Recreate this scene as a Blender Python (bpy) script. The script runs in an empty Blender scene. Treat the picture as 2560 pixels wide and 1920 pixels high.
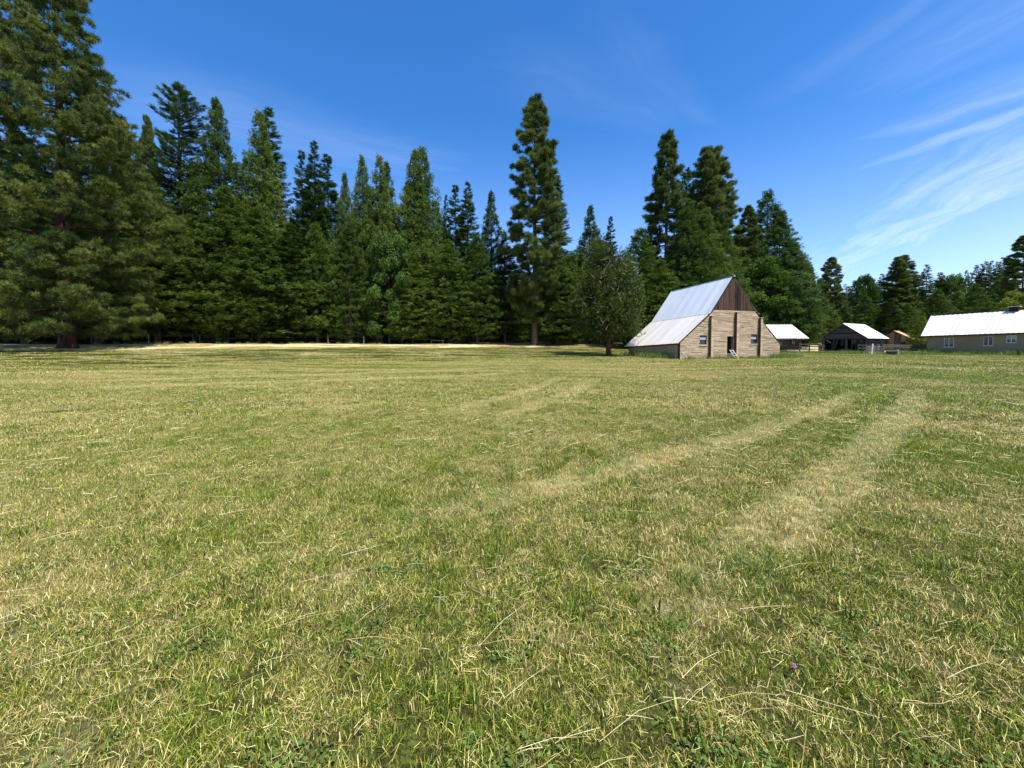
import bpy, math, random
import numpy as np
from mathutils import Vector, Matrix

random.seed(7)
SC = bpy.context.scene
COL = SC.collection

# ------------------------------------------------------------------ camera
cam_d = bpy.data.cameras.new('camera')
cam = bpy.data.objects.new('camera', cam_d)
COL.objects.link(cam)
cam.location = (0, 0, 1.6)
cam.rotation_euler = (math.radians(88), 0, 0)
cam_d.sensor_width = 36
cam_d.lens = 13.5
cam_d.shift_y = -0.0275
cam_d.clip_start = 0.05
cam_d.clip_end = 5000
SC.camera = cam

# ------------------------------------------------------------------ light
SUN = Vector((0.30, -0.30, 0.905)).normalized()
sd = bpy.data.lights.new('sun', 'SUN')
sd.energy = 5.0
sd.angle = math.radians(0.53)
sd.color = (1.0, 0.955, 0.88)
so = bpy.data.objects.new('sun', sd)
COL.objects.link(so)
so.rotation_euler = SUN.to_track_quat('Z', 'Y').to_euler()
so.location = SUN * 60

SC.view_settings.view_transform = 'Standard'
SC.view_settings.look = 'None'
SC.view_settings.exposure = 0.66
SC.view_settings.gamma = 1
SC.view_settings.use_curve_mapping = False
SC.render.engine = 'CYCLES'
SC.cycles.max_bounces = 5
SC.cycles.diffuse_bounces = 3
SC.cycles.transmission_bounces = 3
SC.cycles.sample_clamp_indirect = 4


class NT:
    """small helper for writing node trees"""
    def __init__(self, tree):
        self.t = tree
        self.n = tree.nodes
        self.l = tree.links

    def new(self, kind, **kw):
        n = self.n.new(kind)
        for k, v in kw.items():
            setattr(n, k, v)
        return n

    def put(self, sock, v):
        if v is None:
            return
        if isinstance(v, bpy.types.NodeSocket):
            self.l.new(v, sock)
        elif isinstance(v, (tuple, list)) and len(v) == 3 and sock.type == 'RGBA':
            sock.default_value = (*v, 1)
        else:
            sock.default_value = v

    def m(self, op, a, b=None, c=None, clamp=False):
        n = self.new('ShaderNodeMath', operation=op)
        n.use_clamp = clamp
        for i, v in enumerate((a, b, c)):
            self.put(n.inputs[i], v)
        return n.outputs[0]

    def vm(self, op, a, b=None, scale=None):
        n = self.new('ShaderNodeVectorMath', operation=op)
        self.put(n.inputs[0], a)
        self.put(n.inputs[1], b)
        if scale is not None:
            n.inputs['Scale'].default_value = scale
        return n.outputs['Value'] if op in ('LENGTH', 'DOT_PRODUCT', 'DISTANCE') else n.outputs[0]

    def ss(self, x, a, b):
        n = self.new('ShaderNodeMapRange', interpolation_type='SMOOTHSTEP')
        self.put(n.inputs[0], x)
        self.put(n.inputs[1], a)
        self.put(n.inputs[2], b)
        return n.outputs[0]

    def mix(self, f, a, b, mode='MIX'):
        n = self.new('ShaderNodeMix', data_type='RGBA', blend_type=mode)
        self.put(n.inputs[0], f)
        self.put(n.inputs[6], a)
        self.put(n.inputs[7], b)
        return n.outputs[2]

    def noise(self, vec, scale, detail=3, rough=0.55):
        n = self.new('ShaderNodeTexNoise')
        self.put(n.inputs['Vector'], vec)
        n.inputs['Scale'].default_value = scale
        n.inputs['Detail'].default_value = detail
        n.inputs['Roughness'].default_value = rough
        return n.outputs[0]

    def xyz(self, v):
        n = self.new('ShaderNodeSeparateXYZ')
        self.put(n.inputs[0], v)
        return n.outputs[0], n.outputs[1], n.outputs[2]

    def comb(self, x, y, z):
        n = self.new('ShaderNodeCombineXYZ')
        for i, v in enumerate((x, y, z)):
            self.put(n.inputs[i], v)
        return n.outputs[0]

    def ramp(self, f, stops):
        n = self.new('ShaderNodeValToRGB')
        self.put(n.inputs[0], f)
        e = n.color_ramp.elements
        while len(e) < len(stops):
            e.new(0.5)
        for el, (p, c) in zip(e, stops):
            el.position = p
            el.color = (*c, 1)
        return n.outputs[0]


# ------------------------------------------------------------------ world
W = bpy.data.worlds.new('World')
SC.world = W
W.use_nodes = True
w = NT(W.node_tree)
bg = W.node_tree.nodes['Background']
sky = w.new('ShaderNodeTexSky', sky_type='NISHITA')
sky.sun_disc = False
sky.sun_elevation = math.asin(SUN.z)
sky.sun_rotation = math.atan2(SUN.x, SUN.y)
sky.altitude = 1100
sky.air_density = 1.0
sky.dust_density = 0.3
sky.ozone_density = 4.0
tc = w.new('ShaderNodeTexCoord')
X, Y, Z = w.xyz(tc.outputs['Generated'])
zz = w.m('ADD', w.m('MAXIMUM', Z, 0.0), 0.06)
px = w.m('DIVIDE', X, zz)
py = w.m('DIVIDE', Y, zz)
# cirrus: rotate the sheet so that the fibres run from near right to far left
warp = w.m('SUBTRACT', w.noise(w.comb(px, py, 0.0), 1.6, 4, 0.55), 0.5)
warp2 = w.m('SUBTRACT', w.noise(w.comb(px, py, 5.0), 1.6, 4, 0.55), 0.5)
wx = w.m('ADD', px, w.m('MULTIPLY', warp, 0.36))
wy = w.m('ADD', py, w.m('MULTIPLY', warp2, 0.36))


def streak(x0, y0, x1, y1, width, fade):
    """soft cirrus band between two points of the cloud sheet"""
    L = math.hypot(x1 - x0, y1 - y0); dx, dy = (x1 - x0) / L, (y1 - y0) / L
    s = w.m('ADD', w.m('MULTIPLY', w.m('SUBTRACT', wx, x0), dx), w.m('MULTIPLY', w.m('SUBTRACT', wy, y0), dy))
    d = w.m('ABSOLUTE', w.m('SUBTRACT', w.m('MULTIPLY', w.m('SUBTRACT', wx, x0), dy), w.m('MULTIPLY', w.m('SUBTRACT', wy, y0), dx)))
    f = w.noise(w.comb(w.m('MULTIPLY', s, 0.9), w.m('MULTIPLY', d, 6.0), x0), 1.4, 5, 0.6)
    body = w.m('SUBTRACT', 1.0, w.ss(d, 0.0, width))
    ends = w.m('MULTIPLY', w.ss(s, -fade * .3, fade), w.m('SUBTRACT', 1.0, w.ss(s, L - fade * .2, L + fade)))
    return w.m('MULTIPLY', w.m('MULTIPLY', body, ends), w.m('ADD', 0.25, w.m('MULTIPLY', w.ss(f, 0.2, 0.85), 0.9)))


mask = None
for (x0, y0, x1, y1, wd_, fd_, am_) in [(1.36, 1.72, 1.95, 1.12, 0.15, 0.35, 0.27), (1.62, 1.96, 2.0, 1.20, 0.10, 0.35, 0.33), (1.45, 1.66, 1.75, 1.15, 0.22, 0.3, 0.17),
                                        (3.6, 5.2, 2.35, 1.6, 0.80, 0.9, 0.50), (4.6, 5.4, 2.7, 1.9, 0.35, 0.9, 0.45), (3.0, 3.6, 2.2, 1.5, 0.22, 0.6, 0.30), (2.55, 2.9, 2.1, 1.75, 0.25, 0.5, 0.16), (1.15, 1.45, 1.5, 0.9, 0.30, 0.3, 0.14), (0.95, 1.5, 1.15, 0.9, 0.15, 0.3, 0.08),
                                        (-0.1, 1.25, 0.55, 1.55, 0.20, 0.3, 0.06), (0.2, 1.15, 0.75, 1.5, 0.12, 0.25, 0.06), (-1.6, 1.3, -0.5, 1.9, 0.35, 0.5, 0.13), (-1.3, 2.6, -0.2, 2.6, 0.3, 0.5, 0.16)]:
    k = w.m('MULTIPLY', streak(x0, y0, x1, y1, wd_, fd_), am_)
    mask = k if mask is None else w.m('MAXIMUM', mask, k)
az = w.m('DIVIDE', X, w.m('ADD', w.m('ABSOLUTE', Y), 0.25))
right = w.ss(az, 0.15, 1.0)
veil = w.m('MULTIPLY', w.m('MULTIPLY', right, w.m('SUBTRACT', 1.0, w.ss(Z, 0.02, 0.40))), 0.52)
veil2 = w.m('MULTIPLY', w.m('SUBTRACT', 1.0, w.ss(Z, 0.0, 0.5)), 0.26)
mask = w.m('MAXIMUM', w.m('MAXIMUM', mask, veil), veil2)
hs = w.new('ShaderNodeHueSaturation')
hs.inputs['Saturation'].default_value = 1.26
hs.inputs['Value'].default_value = 1.0
w.put(hs.inputs['Color'], sky.outputs[0])
skyb = w.mix(1.0, hs.outputs[0], (1.0, 1.08, 1.20), 'MULTIPLY')
skyc = w.mix(mask, skyb, (5.1, 5.7, 6.6))
w.put(bg.inputs['Color'], skyc)
bg.inputs['Strength'].default_value = 0.13

# ------------------------------------------------------------------ object helpers
def tag(o, label=None, cat=None, group=None, kind=None):
    if label: o['label'] = label
    if cat: o['category'] = cat
    if group: o['group'] = group
    if kind: o['kind'] = kind
    return o


def empty(name, loc, rz=0.0, label=None, cat=None, group=None):
    o = bpy.data.objects.new(name, None)
    COL.objects.link(o)
    o.location = loc
    o.rotation_euler = (0, 0, rz)
    o.empty_display_size = 0.3
    return tag(o, label, cat, group)


def link(name, me, parent=None, mat=None):
    if mat is not None and not me.materials:
        me.materials.append(mat)
    o = bpy.data.objects.new(name, me)
    COL.objects.link(o)
    if parent is not None:
        o.parent = parent
    return o


class MB:
    """collects boxes, prisms and tubes, builds ONE mesh"""
    def __init__(self):
        self.v = []; self.f = []; self.t = []

    def add(self, vs, fs, tint=0.5):
        b = len(self.v)
        self.v += [tuple(p) for p in vs]
        self.f += [tuple(b + i for i in q) for q in fs]
        self.t += [tint] * len(vs)
        return self

    def box(self, x0, x1, y0, y1, z0, z1, tint=0.5):
        vs = [(x0, y0, z0), (x1, y0, z0), (x1, y1, z0), (x0, y1, z0), (x0, y0, z1), (x1, y0, z1), (x1, y1, z1), (x0, y1, z1)]
        return self.add(vs, [(0, 3, 2, 1), (4, 5, 6, 7), (0, 1, 5, 4), (1, 2, 6, 5), (2, 3, 7, 6), (3, 0, 4, 7)], tint)

    def prism(self, poly, y0, y1, tint=0.5):
        """poly: (x,z) points counter-clockwise seen from -y"""
        n = len(poly)
        vs = [(x, y0, z) for x, z in poly] + [(x, y1, z) for x, z in poly]
        fs = [tuple(range(n)), tuple(reversed(range(n, 2 * n)))]
        fs += [((i + 1) % n, i, n + i, n + (i + 1) % n) for i in range(n)]
        return self.add(vs, fs, tint)

    def bar(self, a, b, wd, th, up=(0, 0, 1), tint=0.5):
        """rectangular bar from a to b, wd across, th along up"""
        a = Vector(a); b = Vector(b); d = (b - a).normalized(); up = Vector(up)
        s = d.cross(up)
        if s.length < 1e-4: s = d.cross(Vector((0, 1, 0)))
        s.normalize(); t = s.cross(d).normalized()
        vs = []
        for p in (a, b):
            for i, j in ((-1, -1), (1, -1), (1, 1), (-1, 1)):
                vs.append(p + s * (i * wd / 2) + t * (j * th / 2))
        return self.add(vs, [(0, 1, 2, 3), (7, 6, 5, 4), (0, 4, 5, 1), (1, 5, 6, 2), (2, 6, 7, 3), (3, 7, 4, 0)], tint)

    def tube(self, pts, rad, n=8, tint=0.5):
        pts = [Vector(p) for p in pts]
        vs = []; fs = []
        for i, p in enumerate(pts):
            d = (pts[min(i + 1, len(pts) - 1)] - pts[max(i - 1, 0)]).normalized()
            s = d.cross(Vector((0.13, 0.97, 0.21))).normalized(); t = d.cross(s)
            for k in range(n):
                a = 2 * math.pi * k / n
                vs.append(p + (s * math.cos(a) + t * math.sin(a)) * rad[i])
        for i in range(len(pts) - 1):
            for k in range(n):
                fs.append((i * n + k, i * n + (k + 1) % n, (i + 1) * n + (k + 1) % n, (i + 1) * n + k))
        fs.append(tuple(reversed(range(n)))); fs.append(tuple((len(pts) - 1) * n + k for k in range(n)))
        return self.add(vs, fs, tint)

    def mesh(self, name):
        me = bpy.data.meshes.new(name)
        me.from_pydata(self.v, [], self.f)
        a = me.attributes.new('tint', 'FLOAT', 'POINT')
        a.data.foreach_set('value', self.t)
        me.update()
        return me

    def build(self, name, mat, parent=None, kind=None):
        o = link(name, self.mesh(name), parent, mat)
        if kind: o['kind'] = kind
        return o


def np_mesh(name, V, F, attrs=None):
    """triangle mesh straight from numpy arrays"""
    me = bpy.data.meshes.new(name)
    me.vertices.add(len(V)); me.vertices.foreach_set('co', np.ascontiguousarray(V, dtype=np.float32).ravel())
    k = F.shape[1]
    me.loops.add(F.size); me.loops.foreach_set('vertex_index', np.ascontiguousarray(F, dtype=np.int32).ravel())
    me.polygons.add(len(F))
    me.polygons.foreach_set('loop_start', np.arange(0, F.size, k, dtype=np.int32))
    me.update(calc_edges=True)
    for nm, arr in (attrs or {}).items():
        a = me.attributes.new(nm, 'FLOAT', 'POINT')
        a.data.foreach_set('value', np.ascontiguousarray(arr, dtype=np.float32))
    return me


# ------------------------------------------------------------------ terrain
def ground_z(X, Y):
    u = Y - 0.5 * X
    t = np.clip((u - 33) / 37, 0, 1)
    z = 1.4 * t * t * (3 - 2 * t)
    z = z + np.clip((u - 76) * 0.045, 0, 4.0) * (X < 45)
    r2 = (X * X + Y * Y) / (X * X + Y * Y + 60)
    z = z + 0.035 * np.sin(X * 0.31 + 1.0) * np.cos(Y * 0.27) * r2
    z = z + 0.018 * np.sin(X * 0.9 + Y * 0.4) * r2
    return z


def gz(x, y):
    return float(ground_z(np.float64(x), np.float64(y)))


# ------------------------------------------------------------------ materials
def base_mat(name, rough=0.7):
    m = bpy.data.materials.new(name)
    m.use_nodes = True
    n = NT(m.node_tree)
    b = m.node_tree.nodes['Principled BSDF']
    b.inputs['Roughness'].default_value = rough
    b.inputs['Specular IOR Level'].default_value = 0.3
    return m, n, b


def surf_mat(name, c1, c2, rough=0.8, scale=(2, 2, 2), spots=None, bump=0.3, bscale=20, objvar=0.25, tintvar=0.3, metal=0.0, spec=0.25, spot_lo=0.55, spot_hi=0.7, detail=5):
    """two-tone weathered surface with stretched noise, a per-object and per-piece shift and optional stains"""
    m, n, b = base_mat(name, rough)
    tcn = n.new('ShaderNodeTexCoord')
    info = n.new('ShaderNodeObjectInfo')
    off = n.vm('SCALE', n.comb(info.outputs['Random'], info.outputs['Random'], info.outputs['Random']), scale=37.0)
    vec = n.vm('ADD', n.vm('MULTIPLY', tcn.outputs['Object'], tuple(scale)), off)
    f = n.noise(vec, 1.0, detail, 0.6)
    at = n.new('ShaderNodeAttribute'); at.attribute_name = 'tint'
    f = n.m('ADD', f, n.m('MULTIPLY', n.m('SUBTRACT', info.outputs['Random'], 0.5), objvar))
    f = n.m('ADD', f, n.m('MULTIPLY', n.m('SUBTRACT', at.outputs['Fac'], 0.5), tintvar))
    f = n.ss(f, 0.3, 0.7)
    c = n.mix(f, c1, c2)
    if spots:
        g = n.noise(n.vm('MULTIPLY', tcn.outputs['Object'], (1.3, 1.3, 0.6)), 1.0, 5, 0.65)
        c = n.mix(n.ss(g, spot_lo, spot_hi), c, spots)
    n.put(b.inputs['Base Color'], c)
    b.inputs['Metallic'].default_value = metal
    b.inputs['Specular IOR Level'].default_value = spec
    if bump:
        bp = n.new('ShaderNodeBump')
        bp.inputs['Strength'].default_value = bump
        bp.inputs['Distance'].default_value = 0.02
        n.put(bp.inputs['Height'], n.noise(tcn.outputs['Object'], bscale, 4, 0.6))
        n.put(b.inputs['Normal'], bp.outputs[0])
    return m


M = {}
M['brick'] = surf_mat('tan_block', (0.40, 0.285, 0.175), (0.57, 0.43, 0.285), 0.9, (1.2, 1.2, 5), spots=(0.36, 0.25, 0.16), tintvar=0.4, objvar=0, bump=0.6, spot_lo=0.66, spot_hi=0.85)
M['mortar'] = surf_mat('dark_mortar', (0.18, 0.12, 0.075), (0.27, 0.19, 0.12), 0.95, (3, 3, 3))
M['sidewall'] = surf_mat('tan_render', (0.30, 0.225, 0.14), (0.38, 0.29, 0.19), 0.9, (1, 1, 3), bump=0.4)
M['old_wood'] = surf_mat('weathered_brown_boards', (0.028, 0.014, 0.009), (0.095, 0.052, 0.032), 0.9, (9, 9, 0.9), objvar=0.9, tintvar=0.4, spots=(0.17, 0.14, 0.12), spot_lo=0.60, spot_hi=0.8)
M['grey_wood'] = surf_mat('grey_barn_boards', (0.04, 0.032, 0.026), (0.12, 0.10, 0.08), 0.9, (1.2, 6, 6), objvar=0.6, tintvar=0.4)
M['log_wood'] = surf_mat('dark_log', (0.05, 0.032, 0.022), (0.14, 0.095, 0.065), 0.9, (1.2, 6, 6), objvar=0.5)
M['rail_wood'] = surf_mat('silvered_rail', (0.07, 0.055, 0.04), (0.17, 0.14, 0.11), 0.9, (2, 2, 8), objvar=0.5)
M['pale_wood'] = surf_mat('bleached_plank', (0.30, 0.26, 0.2), (0.48, 0.43, 0.34), 0.85, (3, 3, 3))
M['tin_up'] = surf_mat('galvanised_sheet', (0.56, 0.60, 0.65), (0.69, 0.72, 0.75), 0.42, (3.0, 0.4, 3.0), objvar=0.35, metal=0.25, spec=0.5, bump=0.08, bscale=4)
M['tin_low'] = surf_mat('rust_tinged_sheet', (0.50, 0.42, 0.335), (0.69, 0.67, 0.635), 0.45, (3.5, 0.35, 3.0), objvar=0.35, metal=0.2, spec=0.5, bump=0.08, bscale=4, tintvar=0.9)
M['tin_white'] = surf_mat('white_roof_sheet', (0.60, 0.585, 0.55), (0.80, 0.80, 0.79), 0.45, (1.5, 0.4, 1), objvar=0.6, metal=0.1, spec=0.5, bump=0.05, bscale=3)
M['tin_rust'] = surf_mat('rusty_roof_sheet', (0.40, 0.17, 0.08), (0.62, 0.36, 0.22), 0.8, (2, 0.4, 1), objvar=0.6, bump=0.1)
M['trim_dark'] = surf_mat('dark_trim', (0.03, 0.018, 0.014), (0.07, 0.045, 0.035), 0.8, (4, 4, 4))
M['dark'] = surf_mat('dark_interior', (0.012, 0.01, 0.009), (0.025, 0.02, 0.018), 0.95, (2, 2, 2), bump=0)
M['white_paint'] = surf_mat('white_paint', (0.50, 0.48, 0.44), (0.68, 0.66, 0.62), 0.5, (6, 6, 6))
M['sill'] = surf_mat('pale_sill', (0.5, 0.42, 0.36), (0.66, 0.58, 0.5), 0.8, (6, 6, 6))
M['blind'] = surf_mat('window_blind', (0.30, 0.36, 0.42), (0.44, 0.50, 0.56), 0.6, (2, 2, 14), bump=0)
M['long_wall'] = surf_mat('olive_brown_stucco', (0.25, 0.20, 0.12), (0.31, 0.25, 0.155), 0.95, (0.6, 0.6, 1.2), bump=0.5, bscale=30)
M['bark_red'] = surf_mat('red_plated_bark', (0.035, 0.016, 0.010), (0.13, 0.055, 0.034), 0.95, (5, 5, 1.0), bump=1.0, bscale=7)
M['bark'] = surf_mat('grey_brown_bark', (0.05, 0.036, 0.026), (0.14, 0.10, 0.075), 0.95, (6, 6, 1.0), bump=1.0, bscale=9)
M['twig'] = surf_mat('grey_twigs', (0.22, 0.19, 0.16), (0.36, 0.32, 0.27), 0.9, (3, 3, 3), bump=0)
M['post'] = surf_mat('pale_fence_post', (0.12, 0.11, 0.095), (0.32, 0.30, 0.27), 0.7, (5, 5, 5), objvar=0.8)
M['wire'] = surf_mat('fence_wire', (0.02, 0.02, 0.02), (0.05, 0.05, 0.05), 0.5, (5, 5, 5), metal=0.5)
M['gate_metal'] = surf_mat('grey_tube_metal', (0.12, 0.12, 0.125), (0.22, 0.225, 0.23), 0.5, (5, 5, 5), metal=0.3)
M['tub_dark'] = surf_mat('dark_cast_iron', (0.02, 0.02, 0.02), (0.06, 0.055, 0.05), 0.6, (5, 5, 5))
M['tarp'] = surf_mat('grey_green_tarp', (0.10, 0.12, 0.10), (0.2, 0.22, 0.19), 0.7, (2, 2, 2))

gm, gn, gb = base_mat('window_glass', 0.08)
gb.inputs['Base Color'].default_value = (0.03, 0.035, 0.04, 1)
gb.inputs['Specular IOR Level'].default_value = 0.5
M['glass'] = gm


def leaf_mat(name, stops, trans=0.18, objvar=0.35, rough=0.55):
    m = bpy.data.materials.new(name)
    m.use_nodes = True
    n = NT(m.node_tree)
    b = m.node_tree.nodes['Principled BSDF']
    out = m.node_tree.nodes['Material Output']
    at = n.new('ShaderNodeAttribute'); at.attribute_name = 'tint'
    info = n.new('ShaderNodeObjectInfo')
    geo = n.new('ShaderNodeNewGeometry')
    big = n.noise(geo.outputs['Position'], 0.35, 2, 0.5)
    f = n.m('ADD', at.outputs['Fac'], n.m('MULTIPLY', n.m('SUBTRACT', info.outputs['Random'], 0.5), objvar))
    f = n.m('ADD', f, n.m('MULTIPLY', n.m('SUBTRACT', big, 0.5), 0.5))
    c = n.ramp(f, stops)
    n.put(b.inputs['Base Color'], c)
    b.inputs['Roughness'].default_value = rough
    b.inputs['Specular IOR Level'].default_value = 0.12
    tr = n.new('ShaderNodeBsdfTranslucent')
    n.put(tr.inputs['Color'], n.mix(1.0, c, (1.2, 1.4, 0.6), 'MULTIPLY'))
    mx = n.new('ShaderNodeMixShader')
    mx.inputs[0].default_value = trans
    n.l.new(b.outputs[0], mx.inputs[1]); n.l.new(tr.outputs[0], mx.inputs[2])
    n.l.new(mx.outputs[0], out.inputs['Surface'])
    return m


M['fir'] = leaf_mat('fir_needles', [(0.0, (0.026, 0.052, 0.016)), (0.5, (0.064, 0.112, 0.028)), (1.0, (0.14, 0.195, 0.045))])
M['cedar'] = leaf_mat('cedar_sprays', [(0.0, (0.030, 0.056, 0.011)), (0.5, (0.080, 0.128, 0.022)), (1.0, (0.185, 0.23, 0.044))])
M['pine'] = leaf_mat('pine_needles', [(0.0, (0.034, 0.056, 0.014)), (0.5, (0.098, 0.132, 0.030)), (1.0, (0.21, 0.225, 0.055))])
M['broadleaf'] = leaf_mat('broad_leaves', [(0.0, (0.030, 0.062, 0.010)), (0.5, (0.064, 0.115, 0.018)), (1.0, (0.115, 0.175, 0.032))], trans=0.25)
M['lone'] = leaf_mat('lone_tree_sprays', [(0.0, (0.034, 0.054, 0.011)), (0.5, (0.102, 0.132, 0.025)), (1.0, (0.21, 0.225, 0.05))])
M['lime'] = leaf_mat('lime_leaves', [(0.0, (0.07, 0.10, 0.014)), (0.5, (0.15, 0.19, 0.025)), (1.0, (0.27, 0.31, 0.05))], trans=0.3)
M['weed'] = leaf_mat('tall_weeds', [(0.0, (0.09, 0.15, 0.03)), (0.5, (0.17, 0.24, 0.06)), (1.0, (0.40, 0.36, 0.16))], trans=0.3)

# --- field pattern: how dry the sward is at a world position (mown rows, wheel tracks, straw margin)
fp = bpy.data.node_groups.new('field_pattern', 'ShaderNodeTree')
fp.interface.new_socket('dry', in_out='OUTPUT', socket_type='NodeSocketFloat')
fp.interface.new_socket('floor', in_out='OUTPUT', socket_type='NodeSocketFloat')
fp.interface.new_socket('track', in_out='OUTPUT', socket_type='NodeSocketFloat')
n = NT(fp)
go = n.new('NodeGroupOutput')
geo = n.new('ShaderNodeNewGeometry')
P = geo.outputs['Position']
X, Y, Z = n.xyz(P)
Pxy = n.comb(X, Y, 0.0)
n1 = n.noise(Pxy, 0.22, 4, 0.6)
n2 = n.noise(Pxy, 1.4, 4, 0.65)
n4 = n.noise(Pxy, 5.5, 3, 0.6)
# rows left by the mower run roughly across the view on the left, and towards the barn on the right
rows = n.noise(n.comb(n.m('MULTIPLY', X, 0.07), n.m('MULTIPLY', n.m('ADD', Y, n.m('MULTIPLY', X, 0.10)), 0.75), 0.0), 1.0, 4, 0.6)
far = n.ss(Y, 8.0, 22.0)
wob = n.m('MULTIPLY', n.m('SUBTRACT', n.noise(Pxy, 0.6, 3, 0.6), 0.5), 0.40)


def track(x0, y0, x1, y1, bow, width, seg_fade=3.2):
    """soft band along a slightly bowed line; bow = sideways sag in metres at the middle"""
    L = math.hypot(x1 - x0, y1 - y0); dx, dy = (x1 - x0) / L, (y1 - y0) / L
    s = n.m('ADD', n.m('MULTIPLY', n.m('SUBTRACT', X, x0), dx), n.m('MULTIPLY', n.m('SUBTRACT', Y, y0), dy))
    d = n.m('SUBTRACT', n.m('MULTIPLY', n.m('SUBTRACT', X, x0), dy), n.m('MULTIPLY', n.m('SUBTRACT', Y, y0), dx))
    t = n.m('DIVIDE', s, L)
    sag = n.m('MULTIPLY', n.m('MULTIPLY', t, n.m('SUBTRACT', 1.0, t)), 4 * bow)
    d = n.m('ABSOLUTE', n.m('ADD', n.m('SUBTRACT', d, sag), wob))
    band = n.m('SUBTRACT', 1.0, n.ss(d, width * 0.6, width * 1.05))
    ends = n.m('MULTIPLY', n.ss(s, 0.0, seg_fade), n.m('SUBTRACT', 1.0, n.ss(s, L - seg_fade, L)))
    return n.m('MULTIPLY', band, ends)


tr = None
for a in TRACKS if 'TRACKS' in globals() else [
        (0.6, 2.0, 13.6, 12.9, 0.25, 0.32), (-1.6, 3.0, 11.4, 12.5, 0.45, 0.26), (-0.9, 7.2, 3.7, 17.0, 0.35, 0.34),
        (-1.9, 8.2, 2.4, 18.0, 0.35, 0.30), (-2.8, 2.4, -0.6, 3.3, 0.0, 0.20), (6.0, 3.4, 17.5, 9.0, 0.2, 0.35),
        (-16, 13, 1.5, 20.5, 0.8, 0.5), (-19, 15.5, 0.5, 24.5, 1.0, 0.55), (-8, 27, 14, 29, 0.9, 0.5),
        (-30, 20, -4, 23, 0.6, 0.45), (2, 22, 26, 27, 0.8, 0.45), (-6, 31, 10, 35, 0.5, 0.5)]:
    k = track(*a)
    tr = k if tr is None else n.m('MAXIMUM', tr, k)
n5 = n.noise(Pxy, 14.0, 3, 0.65)
tr = n.m('MULTIPLY', tr, n.m('MULTIPLY', n.ss(n.m('ADD', n2, n.m('MULTIPLY', n4, 0.5)), 0.45, 0.85), n.m('ADD', 0.35, n.ss(n5, 0.42, 0.60))), clamp=True)
uu = n.m('SUBTRACT', Y, n.m('MULTIPLY', X, 0.5))
uw = n.m('ADD', uu, n.m('MULTIPLY', n.m('SUBTRACT', n1, 0.5), 6.0))
margin = n.m('MULTIPLY', n.ss(uw, 52.0, 57.0), n.m('SUBTRACT', 1.0, n.ss(X, 12.0, 22.0)))
yard = n.m('MULTIPLY', n.ss(X, 36.0, 42.0), n.ss(Y, 60.0, 66.0))
edge = n.m('MULTIPLY', n.m('ADD', n.m('SUBTRACT', 1.0, n.ss(n.m('ABSOLUTE', n.m('SUBTRACT', X, 30.0)), 24.0, 34.0)), 0.0), n.ss(Y, 52.0, 66.0))
dry = n.m('ADD', n.m('MULTIPLY', n1, 0.66), n.m('MULTIPLY', n2, 0.80))
dry = n.m('SUBTRACT', dry, 0.315)
dry = n.m('ADD', dry, n.m('MULTIPLY', n.m('SUBTRACT', n4, 0.5), 0.25))
dry = n.m('ADD', dry, n.m('MULTIPLY', n.m('MULTIPLY', n.m('SUBTRACT', rows, 0.5), 1.3), n.m('ADD', 0.25, far)))
fine_rows = n.noise(n.comb(n.m('MULTIPLY', X, 0.16), n.m('MULTIPLY', n.m('ADD', Y, n.m('MULTIPLY', X, 0.16)), 1.9), 4.0), 1.0, 3, 0.6)
dry = n.m('ADD', dry, n.m('MULTIPLY', n.m('MULTIPLY', n.ss(fine_rows, 0.55, 0.72), 0.34), n.m('MULTIPLY', far, n.ss(n1, 0.35, 0.6))))
# greener zones: right of the right hand track and between the two right hand tracks
zone = n.m('MULTIPLY', n.ss(n.m('SUBTRACT', X, n.m('MULTIPLY', Y, 0.62)), 0.6, 3.0), n.ss(n1, 0.66, 0.42))
dry = n.m('SUBTRACT', n.m('ADD', dry, -0.03), n.m('MULTIPLY', zone, 0.14))
dry = n.m('ADD', dry, n.m('MULTIPLY', tr, 0.30))
dry = n.m('MAXIMUM', dry, n.m('MULTIPLY', n.m('MAXIMUM', margin, yard), n.m('ADD', 0.75, n.m('MULTIPLY', n2, 0.35))), clamp=True)
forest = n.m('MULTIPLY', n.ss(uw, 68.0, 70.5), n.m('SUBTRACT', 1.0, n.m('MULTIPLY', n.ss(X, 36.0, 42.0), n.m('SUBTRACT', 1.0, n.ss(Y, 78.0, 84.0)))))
n.put(go.inputs['dry'], dry); n.put(go.inputs['floor'], forest); n.put(go.inputs['track'], tr)

GREENS = [(0.0, (0.034, 0.068, 0.007)), (0.35, (0.105, 0.165, 0.014)), (0.7, (0.31, 0.36, 0.034)), (1.0, (0.64, 0.66, 0.11))]
STRAWS = [(0.0, (0.27, 0.145, 0.065)), (0.3, (0.44, 0.315, 0.11)), (0.7, (0.66, 0.565, 0.20)), (1.0, (0.90, 0.82, 0.43))]


def field_group(nn):
    g = nn.new('ShaderNodeGroup'); g.node_tree = fp
    return g


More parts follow.
